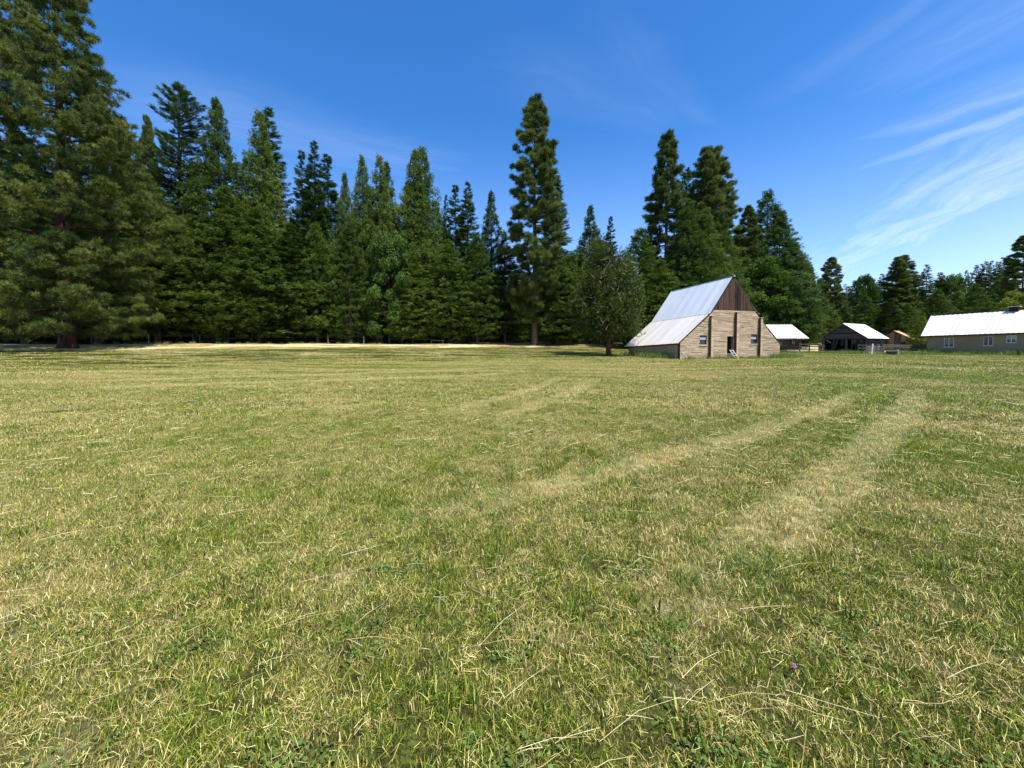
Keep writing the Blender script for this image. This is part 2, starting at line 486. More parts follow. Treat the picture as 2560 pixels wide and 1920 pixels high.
# ground surface under the blades
m, n, b = base_mat('field_soil_and_thatch', 0.95)
g = field_group(n)
geo = n.new('ShaderNodeNewGeometry')
P = geo.outputs['Position']
fine = n.noise(P, 42.0, 4, 0.7)
mid = n.noise(P, 9.0, 4, 0.65)
ft = n.m('ADD', n.m('MULTIPLY', fine, 0.6), n.m('MULTIPLY', mid, 0.4))
green = n.ramp(n.ss(ft, 0.3, 0.72), [(0.0, (0.020, 0.019, 0.008)), (0.5, (0.056, 0.060, 0.015)), (1.0, (0.15, 0.17, 0.034))])
straw = n.ramp(n.ss(ft, 0.3, 0.72), [(0.0, (0.26, 0.19, 0.09)), (0.5, (0.52, 0.44, 0.22)), (1.0, (0.82, 0.74, 0.44))])
c = n.mix(n.ss(g.outputs['dry'], 0.36, 0.84), green, straw)
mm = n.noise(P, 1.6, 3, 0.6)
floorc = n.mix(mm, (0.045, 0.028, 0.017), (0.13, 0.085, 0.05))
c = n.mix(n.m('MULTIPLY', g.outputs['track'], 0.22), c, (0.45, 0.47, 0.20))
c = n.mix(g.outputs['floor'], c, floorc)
n.put(b.inputs['Base Color'], c)
b.inputs['Specular IOR Level'].default_value = 0.05
bp = n.new('ShaderNodeBump'); bp.inputs['Strength'].default_value = 0.9; bp.inputs['Distance'].default_value = 0.05
n.put(bp.inputs['Height'], ft); n.put(b.inputs['Normal'], bp.outputs[0])
M['ground'] = m

# grass blades: the share of straw coloured blades follows the field pattern
m = bpy.data.materials.new('grass_blades'); m.use_nodes = True
n = NT(m.node_tree); b = m.node_tree.nodes['Principled BSDF']; out = m.node_tree.nodes['Material Output']
g = field_group(n)
at = n.new('ShaderNodeAttribute'); at.attribute_name = 'tint'
ak = n.new('ShaderNodeAttribute'); ak.attribute_name = 'pick'
al = n.new('ShaderNodeAttribute'); al.attribute_name = 'along'
green = n.ramp(at.outputs['Fac'], GREENS)
straw = n.ramp(at.outputs['Fac'], STRAWS)
pale = n.mix(n.m('MULTIPLY', g.outputs['track'], 0.85), green, (0.58, 0.62, 0.26))
pk = n.ss(n.m('SUBTRACT', g.outputs['dry'], ak.outputs['Fac']), -0.06, 0.06)
c = n.mix(pk, pale, straw)
c = n.mix(n.m('MULTIPLY', n.ss(al.outputs['Fac'], 0.55, 1.0), 0.25), c, (0.50, 0.46, 0.16))
n.put(b.inputs['Base Color'], c)
b.inputs['Roughness'].default_value = 0.45; b.inputs['Specular IOR Level'].default_value = 0.22
trn = n.new('ShaderNodeBsdfTranslucent'); n.put(trn.inputs['Color'], c)
mx = n.new('ShaderNodeMixShader'); mx.inputs[0].default_value = 0.12
n.l.new(b.outputs[0], mx.inputs[1]); n.l.new(trn.outputs[0], mx.inputs[2]); n.l.new(mx.outputs[0], out.inputs['Surface'])
M['grass'] = m
M['hay'] = surf_mat('dry_hay_stalk', (0.42, 0.33, 0.14), (0.70, 0.62, 0.34), 0.6, (6, 6, 6), bump=0, tintvar=1.0)

# ------------------------------------------------------------------ ground sheet
def axis(lo, hi, near, step0, grow):
    a = [0.0]; s = step0
    while a[-1] < hi:
        a.append(a[-1] + s)
        if a[-1] > near: s *= grow
    b_ = [0.0]; s = step0
    while b_[-1] > lo:
        b_.append(b_[-1] - s)
        if -b_[-1] > near: s *= grow
    return np.array(sorted(set(a + b_)))


gx = np.array(sorted(set(axis(-1500, 1500, 70, 1.0, 1.25)) | set(np.arange(-14.5, 15, 1.0))))
gy = np.array(sorted(set(axis(-1500, 1500, 90, 1.0, 1.25)) | set(np.arange(-4.5, 15, 1.0))))
GX, GY = np.meshgrid(gx, gy)
GZ = ground_z(GX, GY)
V = np.stack([GX.ravel(), GY.ravel(), GZ.ravel()], 1)
nx, ny = len(gx), len(gy)
I = np.arange(nx * ny).reshape(ny, nx)
F = np.stack([I[:-1, :-1].ravel(), I[:-1, 1:].ravel(), I[1:, 1:].ravel(), I[1:, :-1].ravel()], 1)
me = np_mesh('ground', V, F)
me.polygons.foreach_set('use_smooth', [True] * len(me.polygons))
ground = link('ground', me, None, M['ground'])
tag(ground, 'mown hay field of green grass and dry straw rising gently to the forest', None, None, 'structure')

# species, prototype, x, y, height, crown radius, label
TREES = [
    ('big_pine', 0, -42.2, 36.5, 37.4, 7.37, 'huge spreading pine with thick red trunk base, cut off by the picture top'),
    ('cedar', 0, -50.5, 47, 33.2, 4.24, 'tall dark cedar half hidden behind the right flank of the huge left pine'),
    ('pine', 0, -61.5, 62, 35.5, 2.11, 'thin pine tip just right of the huge left pine, first of two'),
    ('pine', 1, -57.8, 62, 35.5, 2.24, 'thin pine tip between the huge left pine and the gappy tree with the bare trunk'),
    ('douglas', 0, -48.4, 57, 37.6, 4.0, 'gappy tall conifer with a bare dark trunk showing blue sky through its branches'),
    ('cedar', 1, -42.2, 56, 34.7, 4.28, 'tall pointed cedar directly right of the gappy conifer with the bare trunk'),
    ('cedar', 2, -37.4, 58, 34.0, 3.82, 'tall olive cedar, front one of the pair of joined tops in the left forest'),
    ('fir', 0, -38.5, 62, 37.2, 4.74, 'dark tall fir behind the right side of the olive cedar pair, highest top there'),
    ('fir', 1, -33.4, 62, 30.8, 2.9, 'dark blunt conifer just left of the pale tipped fir'),
    ('fir', 0, -30.9, 61, 31.6, 3.37, 'fir with a pale fresh green tip in the left forest'),
    ('fir', 1, -31.3, 66, 32.1, 4.07, 'layered blue green fir with a pale thin tip, right of the pale green tipped fir'),
    ('cedar', 0, -25.7, 60, 26.1, 2.17, 'small pointed olive cedar standing in the skyline notch of the left forest'),
    ('cedar', 1, -23.8, 62, 29.5, 2.9, 'narrow cedar, left one of three close tops before the broad olive cedar'),
    ('cedar', 2, -21.4, 63, 30.0, 3.21, 'narrow cedar, middle one of three close tops before the broad olive cedar'),
    ('cedar', 0, -21.2, 66, 30.5, 3.23, 'narrow cedar, right one of three close tops, slightly lower and behind'),
    ('cedar', 1, -16.0, 64, 31.4, 3.94, 'broad olive cedar with a double rounded tip, left tip of the two'),
    ('cedar', 2, -15.0, 65, 32.3, 4.28, 'broad olive cedar with a double rounded tip, right and higher tip'),
    ('fir', 0, -12.2, 72, 27.5, 1.99, 'very small dark fir tip in the gap right of the broad olive cedar'),
    ('fir', 1, -9.6, 66, 27.0, 3.23, 'dark fir with a spiky top, left of the pair near the middle of the forest'),
    ('fir', 0, -7.6, 67, 27.7, 3.56, 'regular layered fir, right of the pair near the middle of the forest'),
    ('cedar', 0, -3.6, 68, 26.4, 2.89, 'slender cedar standing left of the tallest middle pine'),
    ('pine', 0, 3.6, 61, 38.5, 4.93, 'tallest pine in the middle with a narrow tufted crown'),
    ('fir', 1, 7.2, 66, 29.8, 4.35, 'steep sided fir leaning out behind the right flank of the tallest middle pine'),
    ('cedar', 1, 14.9, 74, 26.0, 4.09, 'pointed cedar rising above the left half of the lone field tree'),
    ('fir', 0, 19.8, 78, 25.5, 3.15, 'sparse layered fir tip above the right half of the lone field tree'),
    ('cedar', 2, 19.7, 60, 18.3, 4.84, 'round topped cedar between the lone field tree and the barn roof'),
    ('fir', 1, 24.5, 68, 22.4, 3.61, 'small dark fir tip behind the round topped cedar left of the barn'),
    ('cedar', 0, 21.9, 57, 13.3, 4.24, 'low broad cedar whose skirt meets the left end of the barn roof'),
    ('pine', 1, 26.3, 66, 35.9, 4.49, 'tall slim pine behind the barn, left one of the three tall pines'),
    ('douglas', 1, 32.2, 72, 32.5, 3.52, 'shorter thin topped conifer between the tall pines behind the barn'),
    ('pine', 0, 33.9, 68, 34.8, 4.48, 'tall pine behind the barn ridge, left of the twin tops'),
    ('pine', 1, 38.8, 74, 37.3, 5.19, 'tall pine behind the barn ridge, right of the twin tops'),
    ('cedar', 1, 27.3, 60, 23.1, 4.21, 'lit green cedar in front of the tall slim pine behind the barn roof'),
    ('cedar', 2, 30.4, 61, 22.0, 4.54, 'dark conical cedar right behind the middle of the barn roof'),
    ('cedar', 0, 35.8, 66, 22.2, 4.21, 'conical cedar just behind the barn ridge end below the twin pines'),
    ('pine', 0, 45.0, 74, 26.8, 3.3, 'small lighter conifer tip left of the great right hand fir'),
    ('cedar', 2, 50.0, 76, 30.1, 6.94, 'great dark fir with a steep right flank behind the barn gable'),
    ('cedar', 0, 51.0, 74, 26.0, 5.98, 'dark fir fused to the right flank of the great fir, slightly lower'),
    ('cedar', 1, 54.5, 75, 20.1, 5.58, 'lower dark fir making the right shoulder of the great fir'),
    ('fir', 1, 48.6, 77, 24.3, 4.91, 'dark fir between the twin pines and the great fir, lit on top'),
    ('cedar', 1, 53.9, 72, 13.6, 3.06, 'bright green narrow cedar above the white roofed log cabin'),
    ('pine', 1, 61.4, 80, 17.1, 2.21, 'small reddish tipped pine leaning out right of the great fir'),
    ('broadleaf', 0, 46.4, 73, 16.5, 5.89, 'bright green maple spreading behind the right slope of the barn roof'),
    ('broadleaf', 1, 54.0, 75, 11.3, 4.46, 'lower bright maple behind the log cabin, right of the larger maple'),
    ('broadleaf', 1, -18.5, 58, 16.1, 3.82, 'bright blue green broadleaf tree glowing in the middle of the left forest front'),
    ('pine', 1, 75.9, 92, 20.7, 3.52, 'solitary taller conifer between the cabin and the dark collapsing shed'),
    ('fir', 0, 72.5, 84, 9.5, 2.68, 'low fir behind the left eave of the collapsing shed'),
    ('fir', 1, 88.7, 100, 16.8, 3.61, 'ragged conifer in the far row above the collapsing shed apex'),
    ('broadleaf', 0, 96.4, 105, 18.6, 3.35, 'rounded dark treetop in the far row right of the collapsing shed apex'),
    ('fir', 0, 99.6, 104, 19.2, 3.76, 'pointed double topped fir in the far row above the white shed roof'),
    ('pine', 0, 101.9, 102, 23.5, 3.9, 'left of the two highest pines in the far right row'),
    ('pine', 1, 104.5, 103, 23.9, 4.16, 'right of the two highest pines in the far right row'),
    ('fir', 1, 115.9, 110, 20.2, 3.27, 'small fir just right of the two highest far pines'),
    ('fir', 0, 113.7, 106, 22.4, 4.05, 'single pointed fir in the far row above the white ridge start'),
    ('fir', 1, 119.6, 108, 20.8, 3.9, 'rounded fir, next right of the single pointed far fir'),
    ('broadleaf', 1, 122.7, 108, 19.7, 3.9, 'round low treetop in the far row above the first long barn window'),
    ('fir', 0, 132.0, 114, 21.5, 3.15, 'fir in the far row left of two slim spires'),
    ('fir', 1, 131.7, 112, 22.3, 2.38, 'slim spire fir, left one of two above the long white roof'),
    ('fir', 0, 133.0, 112, 21.5, 2.38, 'slim spire fir, right one of two above the long white roof'),
    ('fir', 1, 139.3, 116, 24.6, 2.96, 'first dark spire of the tall clump at the far right'),
    ('fir', 0, 140.9, 116, 24.8, 3.2, 'second dark spire of the tall clump at the far right'),
    ('fir', 1, 139.7, 114, 25.3, 3.63, 'third spire of the tall clump at the far right'),
    ('fir', 0, 143.8, 116, 25.7, 3.7, 'fourth spire, blunt topped, of the tall clump at the far right'),
    ('fir', 1, 141.8, 113, 25.1, 3.12, 'fifth spire, small, of the tall clump at the far right'),
    ('fir', 0, 145.9, 115, 26.7, 3.91, 'highest spire of the tall clump at the far right'),
    ('fir', 1, 144.9, 113, 25.5, 4.08, 'last spire of the tall clump before the edge pine'),
    ('pine', 0, 103.1, 78, 23.1, 3.65, 'open branched pine cut by the right edge of the picture'),
    ('broadleaf', 0, 87.3, 66, 10.3, 3.09, 'yellow green round tree at the right edge above the roof vent'),
    ('cedar', 0, 68.2, 64, 6.0, 1.77, 'small lime green cedar left of the long white roof'),
    ('cedar', 2, 88.3, 86, 10.0, 3.66, 'mid green cedar behind the small rusty roofed shed'),
    ('fir', 1, 82.3, 84, 11.0, 3.75, 'dark fir with layered boughs behind the rusty shed and the white shed roof'),
    ('cedar', 1, 103.3, 86, 14.6, 4.02, 'broad mid green cedar close behind the middle of the long white roof'),
    ('cedar', 0, 115.7, 92, 16.4, 4.11, 'shaded broad cedar behind the long white roof left of the vent'),
    ('cedar', 1, -59.5, 47, 25.4, 5.49, 'dense green cedar behind the huge left pine at the very left edge'),
    ('cedar', 2, -51.4, 52, 24.5, 4.64, 'broad cedar filling the gap below the first thin pine tip'),
    ('cedar', 0, -45.9, 50, 20.4, 4.89, 'broad low green cedar left of the bare trunk gap'),
    ('cedar', 1, -42.8, 52, 17.1, 4.86, 'wide leafy cedar directly below the bare trunk gap'),
    ('cedar', 2, -39.2, 53, 21.2, 4.96, 'wide cedar with bright bough tips below the tall pointed cedar'),
    ('cedar', 0, -35.5, 54, 18.8, 4.59, 'front cedar with yellow bough tips below the olive cedar pair'),
    ('fir', 0, -32.0, 56, 17.3, 4.4, 'dark shaded fir in front of the notch below the blunt conifer'),
    ('cedar', 1, -28.8, 57, 17.6, 3.75, 'olive front cedar below the pale green tipped fir'),
    ('cedar', 2, -24.4, 58, 17.9, 3.2, 'grass green cedar below the skyline notch of the left forest'),
    ('cedar', 0, -15.5, 60, 13.6, 4.21, 'low rounded cedar sweeping to the ground right of the blue green broadleaf'),
    ('cedar', 1, -10.2, 62, 16.6, 4.35, 'olive cedar in front of the spiky fir pair'),
    ('cedar', 2, -5.7, 63, 17.5, 4.15, 'deep green cedar sweeping low left of the tallest middle pine'),
    ('fir', 1, -1.2, 66, 18.3, 3.23, 'shadowy narrow fir between the slender cedar and the tallest middle pine'),
    ('cedar', 0, 7.6, 64, 16.0, 4.9, 'shaggy cedar low in front of the steep sided fir'),
    ('broadleaf', 0, 11.7, 70, 15.9, 3.87, 'leafy light green tree glimpsed left of the lone field tree'),
    ('cedar', 1, 15.9, 70, 16.0, 4.17, 'dark cedar directly behind the lone field tree'),
    ('cedar', 2, 26.9, 62, 17.4, 3.69, 'olive cedar behind the left part of the barn ridge'),
    ('cedar', 0, 43.5, 74, 20.4, 4.87, 'dark cedar between the twin pines and the great right hand fir'),
    ('cedar', 2, 67.9, 84, 10.6, 3.57, 'dark low cedar between the log cabin and the solitary taller conifer'),
    ('cedar', 1, 80.7, 88, 11.7, 3.74, 'dark cedar behind the ridge of the collapsing shed'),
    ('cedar', 2, 101.5, 92, 13.9, 4.3, 'dark cedar behind the left end of the long white roof'),
    ('cedar', 0, 108.6, 94, 13.7, 4.0, 'mid green cedar above the first window of the long barn'),
]

# ------------------------------------------------------------------ tan barn in the field
def lerp_profile(prof, x):
    for (xa, za), (xb, zb) in zip(prof, prof[1:]):
        if xa <= x <= xb:
            return za + (zb - za) * (x - xa) / (xb - xa)
    return prof[0][1] if x < prof[0][0] else prof[-1][1]


def wall_with_holes(prof, zmax, holes, y0, y1):
    """solid wall under profile prof (x,z), cut flat at zmax, with rectangular holes (x0,x1,z0,z1)"""
    mb = MB()
    xs = {p[0] for p in prof}
    for h_ in holes: xs |= {h_[0], h_[1]}
    for (xa, za), (xb, zb) in zip(prof, prof[1:]):
        if (za - zmax) * (zb - zmax) < 0:
            xs.add(xa + (xb - xa) * (zmax - za) / (zb - za))
    xs = sorted(xs)
    for xa, xb in zip(xs, xs[1:]):
        cuts = sorted([(h_[2], h_[3]) for h_ in holes if h_[0] <= xa + 1e-6 and h_[1] >= xb - 1e-6])
        z = -0.3
        ta, tb = min(zmax, lerp_profile(prof, xa)), min(zmax, lerp_profile(prof, xb))
        for c0, c1 in cuts:
            mb.box(xa, xb, y0, y1, z, c0); z = c1
        mb.prism([(xa, z), (xb, z), (xb, tb), (xa, ta)], y0, y1)
    return mb


PROF = [(0, 1.62), (3.2, 4.07), (3.9, 4.72), (6.42, 7.92), (9.0, 5.02), (9.75, 4.18), (12.78, 1.40)]
barn = empty('barn', (15.71, 35.93, gz(15.71, 35.93) * 0), math.atan2(0.3155, 0.949), 'tan brick barn with steep pale metal roof and dark plank gable', 'barn')
HOLES = [(2.27, 3.13, 1.42, 2.22), (5.66, 6.46, 0.50, 2.22), (8.74, 9.60, 1.50, 2.30)]
WT = 4.74
wall_with_holes(PROF, WT, HOLES, 0.03, 0.30).build('front_wall', M['mortar'], barn)
rb = random.Random(3)
M['pier_side'] = surf_mat('pier_shade_brown', (0.07, 0.04, 0.02), (0.14, 0.08, 0.04), 0.9, (6, 6, 1))  # dark brown standing in for shade on the left pier faces
mb = MB()
zc = -0.15
while zc < WT - 0.05:
    hh = 0.082 + rb.uniform(-0.016, 0.016)
    top = zc + hh
    xs = [x / 20 for x in range(0, 256) if lerp_profile(PROF, x / 20) >= top]
    if xs:
        xl, xr = xs[0], xs[-1] + 0.0
        x = xl - rb.uniform(0, 0.2)
        while x < xr:
            L = rb.uniform(0.5, 1.3)
            a, b_ = max(x, xl), min(x + L, xr)
            x += L + 0.010
            segs = [(a, b_)]
            for h_ in HOLES:
                if top > h_[2] - 0.02 and zc < h_[3] + 0.02:
                    segs = [q for s in segs for q in ((s[0], min(s[1], h_[0])), (max(s[0], h_[1]), s[1])) if q[1] - q[0] > 0.02]
            for s0, s1 in segs:
                if s1 - s0 > 0.03:
                    dz = rb.uniform(-0.006, 0.006)
                    mb.box(s0, s1, -0.022 - rb.random() * 0.035, 0.02, zc + dz, top + dz, rb.random())
    zc = top + 0.014
bw = mb.build('brickwork', M['brick'], barn, 'stuff')
# three buttress piers
for i, (x0, x1, zt) in enumerate([(3.40, 3.70, 4.10), (6.58, 6.90, 4.55), (9.74, 10.04, 4.06)]):
    mb = MB(); zc = -0.2
    while zc < zt:
        hh = min(0.135, zt - zc)
        o = rb.uniform(0, 0.018)
        mb.box(x0 + o * 0.4, x1 - o, -0.30 + o, 0.028, zc, zc + hh - 0.012, rb.random()); zc += 0.135
    p = mb.build('pier', M['brick'], barn)
    MB().box(x0 - 0.035, x0 - 0.002, -0.315, 0.0, -0.2, zt - 0.03).build('side_plank', M['pier_side'], p)  # strip added on the left face, its dark colour deepens the shade there
    MB().box(x0 - 0.02, x1 + 0.02, -0.34, 0.026, zt, zt + 0.05).build('cap', M['sill'], p)
# side and rear walls (left wall is smooth and in shade)
DP = 7.9
mb = MB()
mb.add([(0, 0.03, -.3), (0, DP, -.3), (0, DP, 1.16), (0, 0.03, 1.6), (.25, 0.03, -.3), (.25, DP, -.3), (.25, DP, 1.16), (.25, 0.03, 1.6)],
       [(0, 3, 2, 1), (4, 5, 6, 7), (3, 7, 6, 2), (0, 1, 5, 4), (1, 2, 6, 5), (0, 4, 7, 3)])
mb.build('side_wall', M['sidewall'], barn)
MB().box(-0.03, 0.10, -0.012, 0.14, -0.2, 1.58).build('corner_trim', M['trim_dark'], barn)
MB().box(12.53, 12.78, 0.3, DP, -.3, 1.2).build('side_wall', M['sidewall'], barn)
wall_with_holes(PROF, 9, [], DP - 0.2, DP).build('rear_wall', M['sidewall'], barn).location.z = -0.42
# plank gable
x = 3.93
while x < 8.98:
    wd = rb.uniform(0.15, 0.24); x1 = min(x + wd, 9.22)
    mbp = MB(); y = 0.02 + rb.uniform(-0.015, 0.01)
    zl = min(lerp_profile(PROF, x), 7.8) - 0.10; zr = min(lerp_profile(PROF, x1 - 0.028), 7.8) - 0.10
    ov = rb.uniform(0.0, 0.05)
    tops = [(x1 - 0.028, zr)] + ([(6.42, 7.8)] if x < 6.42 < x1 else []) + [(x, zl)]
    if min(zl, zr) > WT + 0.05:
        lo = WT - ov
        if abs(x + wd / 2 - 6.62) < 0.10:      # the plank with the two pigeon holes
            for z0, z1 in ((lo, 6.02), (6.16, 6.26), (6.40, None)):
                if z1: mbp.box(x, x1 - 0.028, y - 0.03, y, z0, z1, rb.random())
                else: mbp.prism([(x, z0), (x1 - 0.028, z0)] + tops, y - 0.03, y, rb.random())
        else:
            mbp.prism([(x, lo), (x1 - 0.028, lo)] + tops, y - 0.03, y, rb.random())
        mbp.build('gable_plank', M['old_wood'], barn)
    x = x1
MB().prism([(3.95, WT), (8.95, WT), (6.42, 7.75)], 0.05, 0.12).build('gable_backing', M['dark'], barn)
# windows: frame > sashes, blind, glass, sill
for (x0, x1, z0, z1) in (HOLES[0], HOLES[2]):
    f = MB()
    f.box(x0, x0 + .05, 0.0, .12, z0, z1); f.box(x1 - .05, x1, 0.0, .12, z0, z1); f.box(x0 + .05, x1 - .05, 0.0, .12, z1 - .06, z1); f.box(x0 + .05, x1 - .05, 0.0, .12, z0, z0 + .05)
    f.box(x0 + .05, x1 - .05, 0.02, .09, (z0 + z1) / 2 - .025, (z0 + z1) / 2 + .025)
    fo = f.build('window', M['trim_dark'], barn)
    MB().box(x0 + .05, x1 - .05, .06, .07, z0 + .05, z1 - .06).build('pane', M['glass'], fo)
    MB().box(x0 + .06, x1 - .06, .035, .055, (z0 + z1) / 2 + .03, z1 - .14).build('blind', M['blind'], fo)
    MB().box(x0 - .05, x1 + .08, -.10, .1, z0 - .12, z0 - .04).build('sill', M['sill'], fo)
# doorway with an inward opened leaf
f = MB(); x0, x1, z0, z1 = HOLES[1]
f.box(x0 - .04, x0, -.03, .2, z0, z1); f.box(x0 - .04, x1 + .04, -.03, .2, z1, z1 + .06)
fo = f.build('door_frame', M['sill'], barn)
dm = MB()
for k in range(5):
    dm.bar((x1 - .02, .32 + k * .13, z0), (x1 - .02, .32 + k * .13, z1 - .05), .12, .04, (1, 0, 0), rb.random())
dm.build('door', M['old_wood'], barn)
MB().box(x0 - .02, x1 + .1, -.05, .35, z0 - .12, z0 - 0.004).build('threshold', M['pale_wood'], barn)
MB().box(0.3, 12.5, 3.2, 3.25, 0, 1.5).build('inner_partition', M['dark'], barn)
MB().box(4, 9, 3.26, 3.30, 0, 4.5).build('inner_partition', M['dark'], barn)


def sheet_mesh(name, wd, L, ribs=3, rib_h=0.022, lip=0.03, seed=0):
    """one corrugated roofing sheet, x across, y up the slope, z = outward"""
    nseg = ribs * 4
    r = random.Random(seed)
    xs = [(-lip) + (wd + 2 * lip) * i / nseg for i in range(nseg + 1)]
    zs = [(rib_h if i % 4 in (1, 2) else 0.0) for i in range(nseg + 1)]
    mb_ = MB(); vs = []; t = []
    for j, yy in enumerate((0.0, L)):
        for x_, z_ in zip(xs, zs): vs.append((x_, yy + (r.uniform(-.02, .02) if j == 0 else 0), z_))
    k = nseg + 1
    for j, yy in enumerate((0.0, L)):
        for x_, z_ in zip(xs, zs): vs.append((x_, yy, z_ - 0.008))
    fs = [(i, i + 1, k + i + 1, k + i) for i in range(nseg)] + [(2 * k + i + 1, 2 * k + i, 3 * k + i, 3 * k + i + 1) for i in range(nseg)]
    fs += [(i + 1, i, 2 * k + i, 2 * k + i + 1) for i in range(nseg)]
    mb_.add(vs, fs)
    mb_.t = [1.0 if (i % k) % 4 in (1, 2) else 0.35 for i in range(len(vs))]
    return mb_.mesh(name)


def lay_sheets(parent, origin, along, up, length, slope, count, mat, name='roof_sheet', ribs=3, lift=0.0, jitter=0.004, rib_h=0.022):
    """row of sheets starting at origin, going along, each reaching up the slope"""
    along = Vector(along).normalized(); up = Vector(up); up = (up - along * up.dot(along)).normalized()
    nrm = along.cross(up)
    wd = length / count
    meshes = [sheet_mesh(name, wd, slope, ribs, rib_h, seed=i) for i in range(2)]
    for me_ in meshes: me_.materials.append(mat)
    rr = random.Random(count)
    for i in range(count):
        o = bpy.data.objects.new(name, meshes[i % 2]); COL.objects.link(o); o.parent = parent
        p = Vector(origin) + along * (wd * i) + nrm * (lift + rr.uniform(0, jitter) + (i % 2) * 0.004) + up * rr.uniform(-.02, .01)
        o.matrix_local = Matrix.Translation(p) @ Matrix((along, up, nrm)).transposed().to_4x4()


# barn roof: left side, lower and upper tiers, sagging to the rear
OH = 0.06
al = Vector((0, 8.5, -0.42))
R0 = Vector((-0.28, -OH, 1.50)); R1 = Vector((3.45, -OH, 4.34)); R2 = Vector((6.42, -OH, 8.08))
# left lower (far -> near order keeps the outward side up)
def tier(a, b, ext, mat, cnt, lift, rib_h=.022, ribs=3):
    d = (b - a)
    L = d.length + ext
    alv = -al
    lay_sheets(barn, a + al, alv, d, al.length, L, cnt, mat, ribs=ribs, lift=lift, rib_h=rib_h)
tier(R0, R1, 0.12, M['tin_low'], 13, 0.02, .03, 2)
tier(R1, R2, 0.0, M['tin_up'], 13, 0.05, .022, 3)
# right side tiers
Q1 = Vector((9.42, -OH, 4.66)); Q0 = Vector((13.05, -OH, 1.28))
lay_sheets(barn, Q0, al, Q1 - Q0, al.length, (Q1 - Q0).length + .1, 13, M['tin_low'], lift=.02)
lay_sheets(barn, Q1, al, R2 - Q1, al.length, (R2 - Q1).length, 13, M['tin_up'], lift=.05)
MB().bar(R2 + Vector((0, -.02, .03)), R2 + al + Vector((0, 0, .03)), .22, .05).build('ridge_cap', M['tin_up'], barn)
for a, b_ in ((R0, R1), (R1, R2), (Q0, Q1), (Q1, R2)):
    d = (b_ - a).normalized(); nr = Vector((-d.z, 0, d.x)) * (1 if d.x > 0 else -1)
    off = -nr * 0.09 + Vector((0, 0.09, 0))
    MB().bar(a + off, b_ + off, .05, .14, nr).build('rake_board', M['trim_dark'], barn)
# rafter tails along the left eave
MB().bar(R0 + Vector((.06, .1, -.06)), R0 + al + Vector((.06, 0, -.06)), .05, .10).build('eave_board', M['trim_dark'], barn)

# short white ladder against the barn doorway (world frame through the barn's axes)
BR = Matrix.Rotation(math.atan2(0.3155, 0.949), 4, 'Z')
def bw2(u_, v_, z_):
    p = BR @ Vector((u_, v_, z_)); return Vector((15.71 + p.x, 35.93 + p.y, z_))

lad = empty('ladder', bw2(6.3, -.5, 0), math.atan2(0.3155, 0.949), 'short white wooden ladder leaning at the foot of the barn doorway', 'ladder')
A0, A1 = Vector((-.12, -.12, 0)), Vector((-.48, .30, .86)); B0, B1 = Vector((.28, -.12, 0)), Vector((-.10, .30, .86))
for a, b_ in ((A0, A1), (B0, B1)):
    MB().bar(a, b_, .055, .05, (0, -1, 0)).build('rail', M['white_paint'], lad)
for k in range(4):
    t = .1 + k * .28
    MB().bar(A0.lerp(A1, t), B0.lerp(B1, t), .04, .05).build('rung', M['white_paint'], lad)
pole = MB(); a = bw2(.12, -.04, .84); b_ = bw2(.66, -.45, .0); c = a
pole.tube([(0, 0, 0), a - b_], [.028, .022], 6)
po = pole.build('pole', M['white_paint']); po.location = b_
tag(po, 'thin white pole leaning on the barn front near its left corner', 'pole')
bk = MB(); bk.tube([(0, 0, 0), (0, 0, .05), (0, 0, .22)], [.10, .11, .14], 10); bk.tube([(0, .05, .2), (.02, .06, .38)], [.02, .015], 6)
bo = bk.build('bucket', M['tub_dark']); bo.location = bw2(3.05, -.32, 0.0)
tag(bo, 'small dark bucket in the grass left of the first brick pier', 'bucket')

# ------------------------------------------------------------------ log cabin behind the barn
cab = empty('log_cabin', (35.4, 60, gz(36, 60)), 0, 'dark log cabin with white metal roof standing behind the right side of the barn', 'cabin')
# local: x 0..9.8, y 0..6 ; wall top 2.1 ; holes for windows and door
CH = [(6.45, 6.95, 1.05, 1.85), (7.2, 8.1, .30, 1.98), (8.25, 8.85, 1.05, 1.75)]
z = .28; k = 0
while z < 2.15:
    segs = [(0.0, 9.85)]
    for h_ in CH:
        if z + .17 > h_[2] + .03 and z < h_[3] - .03:
            segs = [q for s in segs for q in ((s[0], min(s[1], h_[0])), (max(s[0], h_[1]), s[1])) if q[1] - q[0] > .05]
    for s0, s1 in segs:
        MB().box(s0, s1, -.02 + .02 * (k % 2), .14, z, z + .16, rb.random()).build('log', M['log_wood'], cab)
    z += .18; k += 1
MB().box(.1, 9.7, .145, .2, .2, 2.1).build('lining', M['dark'], cab)
mb = MB(); mb.box(9.71, 9.85, .15, 5.8, .2, 2.1)
mb.add([(9.8, .1, 2.1), (9.8, 5.8, 2.1), (9.8, 2.95, 4.1), (9.7, .1, 2.1), (9.7, 5.8, 2.1), (9.7, 2.95, 4.1)], [(0, 1, 2), (5, 4, 3), (0, 3, 4, 1), (1, 4, 5, 2), (2, 5, 3, 0)])
mb.build('end_wall', M['log_wood'], cab)
MB().box(0, 9.85, 5.8, 5.95, .2, 2.1).build('rear_wall', M['log_wood'], cab)
MB().box(7.24, 8.06, .06, .12, .30, 1.95).build('door', M['old_wood'], cab)
